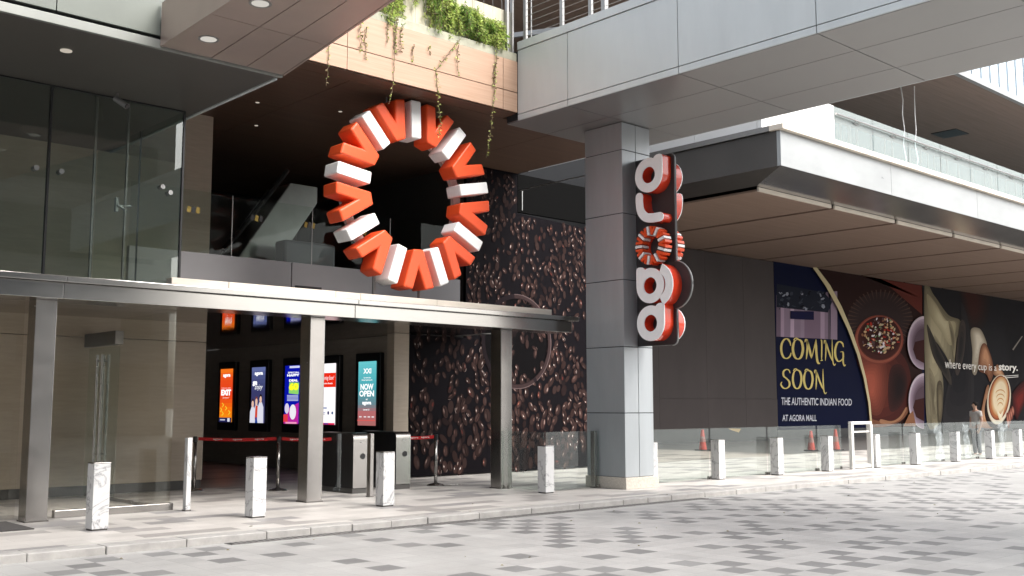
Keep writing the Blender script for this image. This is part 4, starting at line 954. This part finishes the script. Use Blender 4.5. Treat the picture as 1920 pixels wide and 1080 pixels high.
def end_post(x, y, label, mat, h=1.02, wrap=False):
    t = thing('barrier_post', label, 'post', (x, y, 0), 'upright barrier end posts')
    MB().box(x - .035, x + .035, y - .05, y + .05, 0, h).build('upright', mat, t, bevel=.006)
    MB().box(x - .042, x + .042, y - .057, y + .057, 0, .018).build('foot_plate', M['steel_dark'], t)
    if wrap:
        b = MB(); random.seed(int(x * 10)); n, k = 8, 26
        vs = []; fs = []
        for j in range(k + 1):
            z = .03 + (h - .02) * j / k
            for i in range(n):
                a = 2 * math.pi * i / n; r = .062 + random.uniform(-.012, .016) + (.05 * max(0, 1 - j / 3) if i % 2 else 0)
                vs.append((x + r * math.cos(a), y + r * 1.15 * math.sin(a), z))
        for j in range(k):
            for i in range(n): fs.append((j * n + i, j * n + (i + 1) % n, (j + 1) * n + (i + 1) % n, (j + 1) * n + i))
        b.add(vs, fs).build('plastic_wrap', M['film'], t)
end_post(6.80, 14.25, 'slim pale marble clad post standing at the vestibule corner', M['marble'], 1.02)
end_post(10.03, 14.40, 'plain pale steel post just in front of the left turnstile', M['steel'])
end_post(10.18, 15.50, 'post wrapped in crinkled plastic beside the left turnstile', M['cable'], .99, True)
end_post(12.92, 14.50, 'steel post against the right steel column', M['steel'])
end_post(14.14, 13.26, 'steel post against the left side of the pillar', M['steel'])
# ------------------------------------------------------------------ empty metal frame
t = thing('display_stand', 'empty upright pale metal stand open like a door frame among the bollards', 'stand', (22.95, 12.98, 0))
def bar(n, *a): MB().box(*a).build(n, pbr('pale painted metal', (.62, .61, .58), .4, .1, .05, 4), t, bevel=.012)
bar('upright', 22.55, 22.65, 12.92, 13.01, 0, 1.03); bar('upright', 23.39, 23.49, 12.9, 13.02, 0, 1.03)
bar('top_bar', 22.55, 23.49, 12.92, 13.01, 1.032, 1.10); bar('cross_bar', 22.66, 23.38, 12.93, 12.99, .84, .88); bar('bottom_bar', 22.66, 23.38, 12.92, 13.01, .02, .10)
# ------------------------------------------------------------------ plastic films over the far panes
def film(x0, x1, pts, label, seed, y=13.05):
    random.seed(seed); nx, nz_ = 14, 16; vs = []; fs = []
    for j in range(nz_ + 1):
        v = j / nz_
        for i in range(nx + 1):
            u = i / nx
            a = pts[0] + (pts[1] - pts[0]) * v; c = pts[2] + (pts[3] - pts[2]) * v
            xx = x0 + (x1 - x0) * (a + (c - a) * u); z = .04 + v * (1.0 - .04) - .05 * math.sin(u * 3) * v
            q = noise.noise_vector(Vector((xx * 3.5, z * 3.5, seed))); q2 = noise.noise_vector(Vector((xx * 9, z * 9, seed)))
            vs.append((xx + q.x * .07, y - .03 + q.y * .06 + q2.y * .025 - .03, max(.01, z + q.z * .05)))
    for j in range(nz_):
        for i in range(nx): k = j * (nx + 1) + i; fs.append((k, k + 1, k + nx + 2, k + nx + 1))
    tag(MB().add(vs, fs).build('plastic_sheet', M['film'], smooth=False), label, 'plastic sheet', 'crumpled plastic sheets on the glass barriers')
film(25.6, 26.3, (.0, .05, .7, .15), 'clear plastic sheet hanging loose right of the bagged bollard', 3)
film(26.6, 27.5, (.35, .1, .8, .75), 'crumpled plastic sheet on the pane left of the standing person', 4)
film(28.5, 29.5, (.0, .0, .4, .25), 'crumpled plastic sheet on the pane in front of the standing person', 5)
film(30.5, 31.5, (.2, .3, .5, .95), 'crumpled plastic sheet on the pane right of the standing person', 6)
bg_ = MB(); random.seed(8)
bg_.lathe([(.02, 0), (.15, .01), (.17, .12), (.13, .28), (.07, .42), (.03, .5)], (25.84, 12.98, .0), 14)
tag(bg_.build('plastic_bag', M['film'], smooth=True), 'pale plastic bag slumped at the foot of a bollard', 'bag')
# ------------------------------------------------------------------ turnstiles
def turnstile():
    t = thing('turnstile', 'x', 'turnstile', group='steel fronted turnstiles in the lobby entrance', local=True)
    prof = rounded([(0, .08), (1.2, .08), (1.2, 1.0), (0, 1.0)], [0, 0, .10, .10])
    fr = (Vector((0, 0, 0)), Vector((0, 1, 0)), Vector((0, 0, 1)), Vector((1, 0, 0)))
    MB().prism([prof], fr, .012, .308).build('cabinet', M['black'], t, bevel=.004)
    pts = rounded([(-.012, .09), (-.012, 1.012), (1.1, 1.012)], [0, .11, 0], 8)
    b = MB()
    for i in range(len(pts) - 1):
        (y0, z0), (y1, z1) = pts[i], pts[i + 1]
        if y0 > .2: continue
        y1 = min(y1, .22); b.poly([(0, y0, z0), (.32, y0, z0), (.32, y1, z1), (0, y1, z1)])
    b.build('steel_front', M['steel'], t)
    MB().box(.0, .32, .0, 1.2, 0, .079).build('plinth', M['plinth'], t)
    b = MB(); b.prism([ell(.19, .62, .05, .05, 20)], (Vector((0, 0, 0)), Vector((1, 0, 0)), Vector((0, 0, 1)), Vector((0, -1, 0))), .013, .02); b.build('card_reader', M['black'], t)
    b = MB(); b.prism([ell(.16, .86, .018, .010, 12)], (Vector((0, 0, 0)), Vector((1, 0, 0)), Vector((0, 0, 1)), Vector((0, -1, 0))), .013, .02); b.build('lock', M['cable'], t)
    MB().tube([(.32, .5, .66), (.46, .36, .58)], .018, 8).build('arm', M['cable'], t)
    MB().box(.04, .28, .22, 1.1, 1.0, 1.012).build('top_plate', M['steel_dark'], t)
    return t
p = turnstile(); p.location = (10.14, 15.07, 0); p['label'] = 'left turnstile, beside the post wrapped in plastic'
q = copy_tree(p); q.location = (11.22, 15.33, 0); q['label'] = 'right turnstile, beside the short red belt'
# ------------------------------------------------------------------ belt stanchions
def stanchion():
    t = thing('stanchion', 'x', 'stanchion', group='steel belt stanchions at the lobby entrance', local=True)
    MB().lathe([(.0, 0), (.165, 0), (.165, .012), (.14, .03), (.05, .05), (.032, .06)], (0, 0, 0), 28).build('base', M['steel'], t, smooth=False)
    MB().tube([(0, 0, .05), (0, 0, .84)], .03, 16).build('pole', M['steel'], t, smooth=True)
    MB().lathe([(.034, .84), (.038, .845), (.038, .93), (.03, .94), (.0, .94)], (0, 0, 0), 18).build('head', M['black'], t)
    return t
p = stanchion(); st = [(8.45, 17.45, 'stanchion in front of the beige stone wall'), (9.55, 16.5, 'stanchion behind the second bollard from the left'), (12.30, 15.55, 'stanchion in front of the bean mural at the end of the short red belt'), (12.62, 17.05, 'stanchion half hidden behind the right turnstile')]
for i, (x, y, lb) in enumerate(st):
    o = p if i == 0 else copy_tree(p); o.location = (x, y, 0); o['label'] = lb
def belt(a, c, label):
    t = thing('barrier_belt', label, 'belt', ((a[0] + c[0]) / 2, (a[1] + c[1]) / 2, .9), 'red webbing belts between the stanchions')
    a, c = Vector(a), Vector(c); d = (c - a); L = d.length; d.normalize(); nn = Vector((d.y, -d.x, 0)); b = MB(); N = 10
    for i in range(N):
        s0, s1 = i / N, (i + 1) / N; sg = lambda s: -.02 * 4 * s * (1 - s)
        p0, p1 = a + d * L * s0, a + d * L * s1
        for off in (.002, -.002): b.poly([tuple(p0 + nn * off + Vector((0, 0, sg(s0) - .028))), tuple(p1 + nn * off + Vector((0, 0, sg(s1) - .028))), tuple(p1 + nn * off + Vector((0, 0, sg(s1) + .028))), tuple(p0 + nn * off + Vector((0, 0, sg(s0) + .028)))])
    b.build('webbing', M['beltred'], t)
    b = MB(); fs_ = 1 if nn.y < 0 else -1
    for s in (.25, .5, .78):
        p0 = a + d * L * s + nn * .004 * fs_ + Vector((0, 0, -.02 * 4 * s * (1 - s)))
        write(b, 'agora', 0, 1, 0, 1, lambda u, v: tuple(p0 + d * (u - .5) * .16 * fs_ + Vector((0, 0, (v - .5) * .028))), 0, .01)
    b.build('logo_print', M['white'], t)
belt((8.49, 17.42, .90), (9.52, 16.53, .90), 'red belt between the beige stone wall and the hidden stanchion')
belt((9.59, 16.47, .90), (10.16, 15.75, .90), 'red belt running from the hidden stanchion behind the middle steel column')
belt((11.56, 15.85, .90), (12.26, 15.56, .90), 'short red belt between the right turnstile and the mural stanchion')

# ------------------------------------------------------------------ lit screens
def screen(yc, label, draw):
    t = thing('digital_screen', label, 'screen', (13.1, yc, 1.05), 'lit upright screens on the lobby wall')
    b = MB(); b.box(13.02, 13.118, yc - .47, yc + .47, .84, 2.60); b.build('bezel', M['black'], t, bevel=.015)
    mats, mb = [], MB()
    def m(c, k=1.0):
        g = glow(*c, round(SCREEN * k, 3))
        if g not in mats: mats.append(g)
        return mats.index(g)
    lv = [0]
    def P(u, v): return (13.012 - lv[0] * .0012, yc + .335 - u * .67, 1.05 + v * 1.37)
    def poly(pts, c, k=1.): lv[0] += 1; mb.poly([P(*q) for q in pts], m(c, k))
    def rect(u0, u1, v0, v1, c, k=1.): poly([(u0, v0), (u1, v0), (u1, v1), (u0, v1)], c, k)
    def txt(s, u0, u1, v0, v1, c=(255, 255, 255), bold=.02, k=1.25, shear=0): lv[0] += 1; write(mb, s, u0, u1, v0, v1, P, m(c, k), bold, shear)
    def grad(stops, n=14):
        lv[0] += 1
        for i in range(n):
            f = (i + .5) / n
            for (a, ca), (c, cc) in zip(stops, stops[1:]):
                if a <= f <= c: w = (f - a) / (c - a); col = tuple(int(x + (y - x) * w) for x, y in zip(ca, cc))
            mb.poly([P(0, i / n), P(1, i / n), P(1, (i + 1) / n), P(0, (i + 1) / n)], m(col))
    draw(rect, poly, txt, grad)
    mb.build('display', mats, t)
def logo(txt, u0, u1, v0, v1): txt('agora', u0, u1, v0, v1, bold=.05)
def s1(rect, poly, txt, grad):
    grad([(0, (250, 160, 20)), (.25, (255, 120, 20)), (.5, (236, 66, 30)), (.8, (240, 80, 30)), (1, (255, 130, 30))])
    logo(txt, .22, .8, .83, .90); txt('Selamat jalan', .12, .88, .62, .655, (255, 190, 180), .01); txt('EXIT', .10, .90, .50, .61, bold=.06); txt('Sampai!', .22, .78, .435, .475, (255, 220, 200), 0, shear=.4)
    for u, v in ((.18, .28), (.04, .19), (.18, .12), (.72, .14), (.45, .22)): poly([(u, v), (u + .07, v), (u + .2, v + .04), (u + .07, v + .08), (u, v + .08), (u + .13, v + .04)], (255, 220, 60))
    rect(0, 1, 0, .085, (36, 38, 84)); rect(.1, .5, .03, .055, (200, 200, 220)); rect(.7, .88, .01, .075, (230, 230, 240))
def s2(rect, poly, txt, grad):
    grad([(0, (90, 92, 140)), (.5, (58, 60, 104)), (.8, (76, 84, 132)), (1, (104, 118, 170))]); logo(txt, .22, .82, .84, .91)
    txt('go', .08, .42, .66, .75, bold=.06); txt('Enjoy', .25, .85, .575, .69, bold=0, shear=.5)
    for cx, w, top, hair in ((.14, .2, .42, (60, 40, 44)), (.42, .17, .46, (120, 60, 60)), (.74, .22, .50, (30, 26, 34))):
        poly([(cx - w, 0), (cx + w, 0), (cx + w * .95, top - .22), (cx + w * .4, top - .13), (cx - w * .4, top - .13), (cx - w * .95, top - .22)], (226, 226, 240)); poly(ell(cx, top - .06, .10, .075, 14), hair); poly(ell(cx, top - .085, .085, .062, 14), (236, 196, 176))
    poly([(.34, .06), (.52, .06), (.54, .3), (.38, .32)], (214, 76, 56)); poly([(.36, 0), (.56, 0), (.5, .1), (.38, .1)], (40, 70, 150))
def s3(rect, poly, txt, grad):
    rect(0, 1, 0, 1, (10, 22, 170)); rect(.3, .98, .955, .99, (220, 224, 255)); txt('SPECIAL', .2, .98, .86, .89, bold=.02); txt('HAPPY', .16, .98, .81, .85, bold=.05); txt('DEAL', .3, .9, .72, .76, bold=.05)
    poly([(.3, .52), (.95, .50), (.98, .70), (.32, .71)], (150, 220, 110)); txt('60', .3, .95, .57, .70, (240, 240, 40), .08)
    for k in range(5): rect(.2, .95, .39 + k * .022, .403 + k * .022, (190, 196, 240))
    poly([(0, 0), (1, 0), (1, .36), (.3, .26)], (190, 40, 160)); poly(ell(.62, .2, .22, .13, 16), (244, 240, 250)); poly(ell(.22, .26, .15, .09, 14), (226, 214, 240)); rect(0, .3, .03, .16, (230, 60, 70)); rect(.15, .9, .0, .03, (250, 160, 200))
def s4(rect, poly, txt, grad):
    rect(0, 1, 0, 1, (255, 250, 252), 1.2); rect(0, 1, .61, .845, (244, 46, 22)); txt('Coming Soon!', .14, .9, .71, .80, bold=-.005, shear=.4); txt('Exciting Brands', .2, .82, .655, .685); rect(.12, .2, .50, .525, (60, 60, 80))
    rect(.12, .5, .26, .28, (70, 110, 170)); rect(.08, .42, .19, .2, (70, 110, 170)); rect(.08, .4, .165, .175, (40, 60, 110)); poly(ell(.6, .19, .06, .03, 14), (60, 60, 110)); poly(ell(.85, .19, .06, .025, 14), (70, 100, 140)); rect(0, 1, 0, .028, (230, 30, 90)); rect(.35, .62, .004, .022, (50, 60, 160))
def s5(rect, poly, txt, grad):
    grad([(0, (178, 110, 108)), (.2, (190, 110, 112)), (.33, (110, 140, 150)), (.6, (80, 176, 186)), (1, (110, 208, 214))], 22)
    txt('XXI', .28, .72, .81, .89, bold=.03); txt('The World Class', .3, .7, .735, .755); txt('Entertainment', .2, .8, .70, .72); txt('NOW', .14, .86, .555, .65, bold=.035); txt('OPEN', .08, .9, .45, .545, bold=.035); txt('at', .45, .56, .395, .42); logo(txt, .26, .76, .31, .37); txt('Level 2', .32, .66, .235, .26)
    for u in (.1, .36, .58, .8): rect(u, u + .14, .125, .145, (240, 226, 226))
    rect(0, 1, .075, .085, (240, 90, 80))
for yc, lb, f in ((25.20, 'lit screen in orange reading EXIT', s1), (23.54, 'lit dark blue screen with people, reading go Enjoy', s2), (21.93, 'lit bright blue and magenta screen partly behind the middle steel column', s3), (20.40, 'lit white screen with a red band', s4), (18.84, 'lit teal screen reading NOW OPEN', s5)): screen(yc, lb, f)

# ------------------------------------------------------------------ cones, paper, cameras
def cone(x, y, label, sc=1.0):
    t = thing('traffic_cone', label, 'traffic cone', (x, y, 0), 'orange traffic cones behind the glass barriers')
    MB().box(x - .19 * sc, x + .19 * sc, y - .19 * sc, y + .19 * sc, .004, .04).build('base', M['rubber'], t, bevel=.01)
    MB().lathe([(.135 * sc, .04), (.10 * sc, .28 * sc), (.045 * sc, .68 * sc), (.03 * sc, .69 * sc)], (x, y, 0), 20).build('body', M['cone'], t, smooth=False)
    MB().lathe([(.103 * sc, .29 * sc), (.077 * sc, .46 * sc)], (x, y, 0), 20).build('band', flat('grey reflective band', (.20, .10, .09)), t)
cone(28.2, 21.55, 'orange traffic cone behind the second glass pane right of the pillar')
cone(30.6, 19.0, 'orange traffic cone left of the empty metal frame', .95); cone(31.6, 18.7, 'orange traffic cone seen through the empty metal frame', 1.0)
b = MB(); random.seed(12)
for k in range(16):
    x, y = 12.55 + random.uniform(-.16, .16), 15.35 + random.uniform(-.08, .08); a = random.uniform(0, 6.28); s = random.uniform(.02, .05)
    b.poly([(x + s * math.cos(a + q * 1.57), y + s * math.sin(a + q * 1.57), .006 + random.uniform(0, .02)) for q in range(4)])
tag(b.build('paper_scraps', M['paper']), 'small scatter of white paper scraps on the paving by the stanchion', 'litter', kind='stuff')
b = MB(); random.seed(14)
for k in range(46):
    x, y = random.uniform(4, 30), random.uniform(6.5, 12.7); z = 0.003 if y > KY else ROAD + .003; a = random.uniform(0, 6.28); s = random.uniform(.012, .03)
    b.poly([(x + s * math.cos(a), y + s * math.sin(a), z), (x + s * .5 * math.cos(a + 1.6), y + s * .5 * math.sin(a + 1.6), z + .01), (x - s * math.cos(a), y - s * math.sin(a), z + .002), (x - s * .5 * math.cos(a + 1.6), y - s * .5 * math.sin(a + 1.6), z + .004)])
tag(b.build('fallen_leaves', M['leaf3']), 'few dry leaves scattered over the pavement and road', 'leaves', kind='stuff')
def cctv(p, d, label):
    t = thing('security_camera', label, 'security camera', p)
    p = Vector(p); d = Vector(d).normalized(); b = MB()
    MB().tube([p + Vector((0, 0, .10)), p + Vector((0, 0, .0))], .018, 10).build('mount', M['steel_dark'], t)
    MB().tube([p - d * .03, p + d * .20], .042, 14).build('body', M['cable'], t); MB().tube([p + d * .2, p + d * .215], .036, 14).build('lens', M['black'], t)
cctv((5.55, 14.2, 5.70), (.35, -.6, -.45), 'tilted silver security camera hung under the tower overhang')

# ------------------------------------------------------------------ plants
def leaf(mb, p, d, L, w, m):
    d = d.normalized(); s = d.cross(Vector((random.uniform(-1, 1), random.uniform(-1, 1), random.uniform(.2, 1)))).normalized() * w; up = Vector((0, 0, L * .15))
    mb.add([p, p + d * L * .5 + s + up, p + d * L, p + d * L * .5 - s + up], [(0, 1, 2, 3)], m)
def vine(pts, label, dens=1.0, size=.06, dry=False, cat='vine'):
    t = thing('trailing_vine', label, cat, pts[0], 'vines trailing over the timber planter')
    c = []
    P = [Vector(p) for p in pts]
    for i in range(len(P) - 1):
        n_ = max(2, int((P[i + 1] - P[i]).length / .05))
        for k in range(n_): c.append(P[i].lerp(P[i + 1], k / n_) + Vector((random.uniform(-.012, .012), random.uniform(-.012, .008), 0)))
    c.append(P[-1]); sm = MB().tube(c, [.007 * (1 - .6 * i / len(c)) for i in range(len(c))], 5); sm.build('stem', M['stem'], t)
    b = MB()
    for p in c:
        for k in range(max(1, int(2.2 * dens + random.random()))):
            leaf(b, p, Vector((random.uniform(-1, 1), random.uniform(-.8, .35), random.uniform(-1, .5))), size * random.uniform(.6, 1.3), size * .22, random.choice((2, 2, 0, 1) if dry else (0, 1, 1, 2)))
    b.build('foliage', [M['leaf'], M['leaf2'], M['leaf3']], t)
random.seed(31)
F = 13.80
hang = [([(8.72, F, 7.7), (8.70, F, 7.2), (8.70, F, 6.78), (8.67, F, 6.45)], 'thin vine hanging below the left end of the timber planter', .6, .045),
        ([(9.97, F, 7.9), (9.98, F, 7.3), (9.96, F, 6.75), (9.88, F, 6.42)], 'thin bare vine hanging above the top of the ring sign', .5, .04),
        ([(11.35, F - .02, 7.85), (11.0, F - .02, 7.40), (10.86, F, 7.2), (10.90, F, 6.75), (10.95, F, 6.3), (10.93, F, 6.05)], 'forked vine hanging in front of the red letters of the ring sign', 1.0, .055),
        ([(12.25, F, 7.9), (12.20, F, 7.3), (12.16, F, 6.8), (12.10, F, 6.35), (12.0, F, 5.85)], 'long vine hanging near the right end of the planter by the footbridge', .9, .055)]
for p, lb, dn, sz in hang: vine(p, lb, dn, sz)
dryv = [(9.32, 7.85, 7.2, 1.2), (9.42, 7.6, 7.05, .8), (9.85, 7.85, 7.45, .8), (10.02, 7.9, 7.3, 1.8), (10.12, 7.8, 7.35, 1.4), (10.38, 7.5, 7.25, 1.2), (11.35, 7.75, 7.2, .8), (12.2, 7.6, 7.2, .9), (10.72, 7.6, 7.45, .6)]
ords = ['first', 'second', 'third', 'fourth', 'sixth', 'seventh', 'eighth', 'ninth', 'fifth']
for i, (x, z1, z0, dn) in enumerate(dryv):
    vine([(x, F, z1), (x - .03, F, (z0 + z1) / 2), (x - .01, F, z0)], 'short dry tendril clinging to the timber boards, seventh'.replace('seventh', ords[i] + ' from the left') , dn, .055, True)
def shrub(x0, x1, z0, z1, n, label, droop=.3):
    t = thing('hanging_shrub', label, 'plant', ((x0 + x1) / 2, 13.9, 8.0), 'leafy plants spilling from the planter')
    b = MB(); sm = MB()
    for k in range(n):
        x = random.uniform(x0, x1); y = 13.93 - abs(random.gauss(0, .07)); zt = z1 - random.random() ** 2 * .3; zl = z0 + random.random() ** 1.5 * (z1 - z0) * .8
        p = [Vector((x, y + .06, zt)), Vector((x + random.uniform(-.1, .1), y - .02, (zt + zl) / 2)), Vector((x + random.uniform(-.16, .16), y, zl))]
        c = bez(p, 7); sm.tube(c, .004, 4, caps=False)
        tone = random.choice((0, 0, 1, 1, 1))
        for q in c:
            for r in range(3): leaf(b, Vector(q), Vector((random.uniform(-1, 1), random.uniform(-1, .3), random.uniform(-1, .35))), random.uniform(.05, .11), random.uniform(.006, .012), tone if random.random() < .75 else random.choice((0, 1, 2)))
    sm.build('stem', M['stem'], t); b.build('foliage', [M['leaf'], M['leaf2'], M['leaf3']], t)
shrub(9.75, 10.15, 7.75, 8.55, 34, 'small leafy plant hanging at the left end of the planter beside the metal fin')
shrub(10.2, 10.7, 8.25, 8.75, 14, 'sparse wisps of leaves on the cream trough left of the dense plants')
shrub(10.75, 11.25, 7.85, 8.75, 60, 'dark green plant hanging over the mossy rim at the middle of the planter')
shrub(11.2, 11.85, 8.0, 8.55, 90, 'broad pale green plant right of the middle of the planter')
shrub(11.8, 12.45, 7.92, 8.45, 110, 'thick light green plant next to the footbridge railing')
b = MB()
for k in range(14): b.tube([(9.8 + k * .22, 13.88, 7.94), (9.8 + k * .22, 13.88, 9.2)], .004, 4)
wt = thing('climbing_wires', 'thin upright wires in front of the planter trough', 'wires', (11, 13.88, 7.94)); b.build('wire', M['cable'], wt)
MB().box(12.55, 12.6, 13.86, 13.92, 7.941, 9.2).build('post', M['cable'], wt); MB().box(12.68, 12.72, 13.86, 13.92, 7.941, 9.2).build('post', M['cable'], wt)

# ------------------------------------------------------------------ the person behind the far glass
def skin_mesh(name, nodes, edges, mat, parent, sub=2):
    me = bpy.data.meshes.new(name); me.from_pydata([n_[0] for n_ in nodes], edges, []); o = bpy.data.objects.new(name, me); COL.objects.link(o)
    o.parent = parent; o.location = -Vector(parent.location) if not parent.get('local') else (0, 0, 0)
    sk = o.modifiers.new('skin', 'SKIN'); sk.use_smooth_shade = True
    for i, n_ in enumerate(nodes): me.skin_vertices[0].data[i].radius = (n_[1], n_[2] if len(n_) > 2 else n_[1])
    me.skin_vertices[0].data[0].use_root = True
    s = o.modifiers.new('sub', 'SUBSURF'); s.levels = s.render_levels = sub
    me.materials.append(mat); return o
t = thing('person', 'person with short dark hair in a grey T-shirt standing behind the far glass barrier', 'person', (32.1, 14.25, 0), local=True)
t.location = (32.1, 14.25, -.085); t.rotation_euler = (0, 0, R(-115))
skin = pbr('skin', (.22, .125, .085), .55); shirt = pbr('grey cotton', (.22, .205, .19), .85, 0, .1, 20); jeans = pbr('dark trousers', (.07, .07, .08), .85); hairm = pbr('black hair', (.006, .005, .0045), .9, spec=.1)
# faces local -Y; height 1.65
body = [((0, 0, .90), .14, .10), ((0, .01, 1.08), .13, .09), ((0, .015, 1.26), .155, .10), ((0, .02, 1.36), .12, .085), ((0, .01, 1.43), .05, .05), ((0, -.01, 1.49), .05, .052), ((0, -.015, 1.57), .072, .088), ((0, -.01, 1.64), .055, .066),
        ((.17, .02, 1.345), .055, .055), ((.225, .03, 1.1), .042, .042), ((.215, -.04, .90), .032, .032), ((.205, -.08, .80), .036, .02),
        ((-.17, .02, 1.345), .055, .055), ((-.225, .03, 1.1), .042, .042), ((-.215, -.02, .90), .032, .032), ((-.205, -.05, .80), .036, .02),
        ((.09, 0, .80), .085, .09), ((.10, -.01, .46), .058, .062), ((.105, .02, .10), .042, .045), ((.11, -.10, .04), .042, .035),
        ((-.09, 0, .80), .085, .09), ((-.10, 0, .46), .058, .062), ((-.105, .03, .10), .042, .045), ((-.11, -.09, .04), .042, .035)]
ed = [(0, 1), (1, 2), (2, 3), (3, 4), (4, 5), (5, 6), (6, 7), (3, 8), (8, 9), (9, 10), (10, 11), (3, 12), (12, 13), (13, 14), (14, 15), (0, 16), (16, 17), (17, 18), (18, 19), (0, 20), (20, 21), (21, 22), (22, 23)]
bo = skin_mesh('body', body, ed, skin, t)
sh = [(((0, 0, .87) if i_ == 0 else p[0]), p[1] + .02, (p[2] if len(p) > 2 else p[1]) + .02) for i_, p in enumerate((body[0], body[1], body[2], body[3], body[8], body[12]))] + [((.20, .025, 1.20), .062, .062), ((-.20, .025, 1.20), .062, .062), ((0, .012, 1.405), .064, .062)]
skin_mesh('t_shirt', sh, [(0, 1), (1, 2), (2, 3), (3, 4), (3, 5), (4, 6), (5, 7), (3, 8)], shirt, bo)
tr_ = [((0, 0, .89), .148, .112)] + [(p[0], p[1] + .014, p[2] + .014) for p in (body[16], body[17], body[18], body[20], body[21], body[22])]
skin_mesh('trousers', tr_, [(0, 1), (1, 2), (2, 3), (0, 4), (4, 5), (5, 6)], jeans, bo)
for s in (1, -1):
    MB().tube([(s * .105, .06, .045), (s * .107, -.03, .05), (s * .11, -.12, .045), (s * .111, -.175, .04)], [.045, .056, .055, .035], 10).build('shoe', M['rubber'], bo, smooth=True)
b = MB(); vs = []; fs = []
for j in range(9):
    a = R(-20 + j * 13.7)
    for i in range(18):
        f = 2 * math.pi * i / 18; rr = math.cos(a); z = math.sin(a); front = math.sin(f) < -.55 and a < R(38)
        k = 1.0 if not front else .86
        vs.append((.083 * rr * math.cos(f) * k, .006 + .10 * rr * math.sin(f) * k, 1.585 + .092 * z))
for j in range(8):
    for i in range(18): fs.append((j * 18 + i, j * 18 + (i + 1) % 18, (j + 1) * 18 + (i + 1) % 18, (j + 1) * 18 + i))
b.add(vs, fs).build('hair', hairm, bo, smooth=True)
b = MB(); b.add([(0, -.115, 1.565), (.014, -.098, 1.55), (-.014, -.098, 1.55), (0, -.1, 1.59)], [(0, 1, 3), (0, 3, 2), (0, 2, 1)]); b.build('nose', skin, bo)
b = MB()
for s in (-1, 1): b.poly([(s * .018, -.101, 1.588), (s * .04, -.094, 1.588), (s * .04, -.094, 1.597), (s * .018, -.101, 1.597)][::s])
b.poly([(-.022, -.1, 1.527), (.022, -.1, 1.527), (.022, -.1, 1.535), (-.022, -.1, 1.535)]); b.build('eyes_and_mouth', flat('dark feature', (.03, .015, .012)), bo)
for s in (-1, 1):      # four fingers and a thumb on each hand
    hx, hy = s * .205, (-.08 if s > 0 else -.05)
    for k in range(4):
        x_ = hx - s * .005; y_ = hy - .027 + k * .018; L = (.075, .085, .08, .062)[k]
        MB().tube([(x_, y_, .80), (x_ - s * .008, y_ - .004, .80 - L * .55), (x_ - s * .022, y_ - .006, .80 - L)], [.0095, .0085, .007], 6).build('finger', skin, bo)
    MB().tube([(hx, hy - .035, .83), (hx - s * .012, hy - .058, .79), (hx - s * .02, hy - .062, .765)], [.011, .0095, .008], 6).build('thumb', skin, bo)
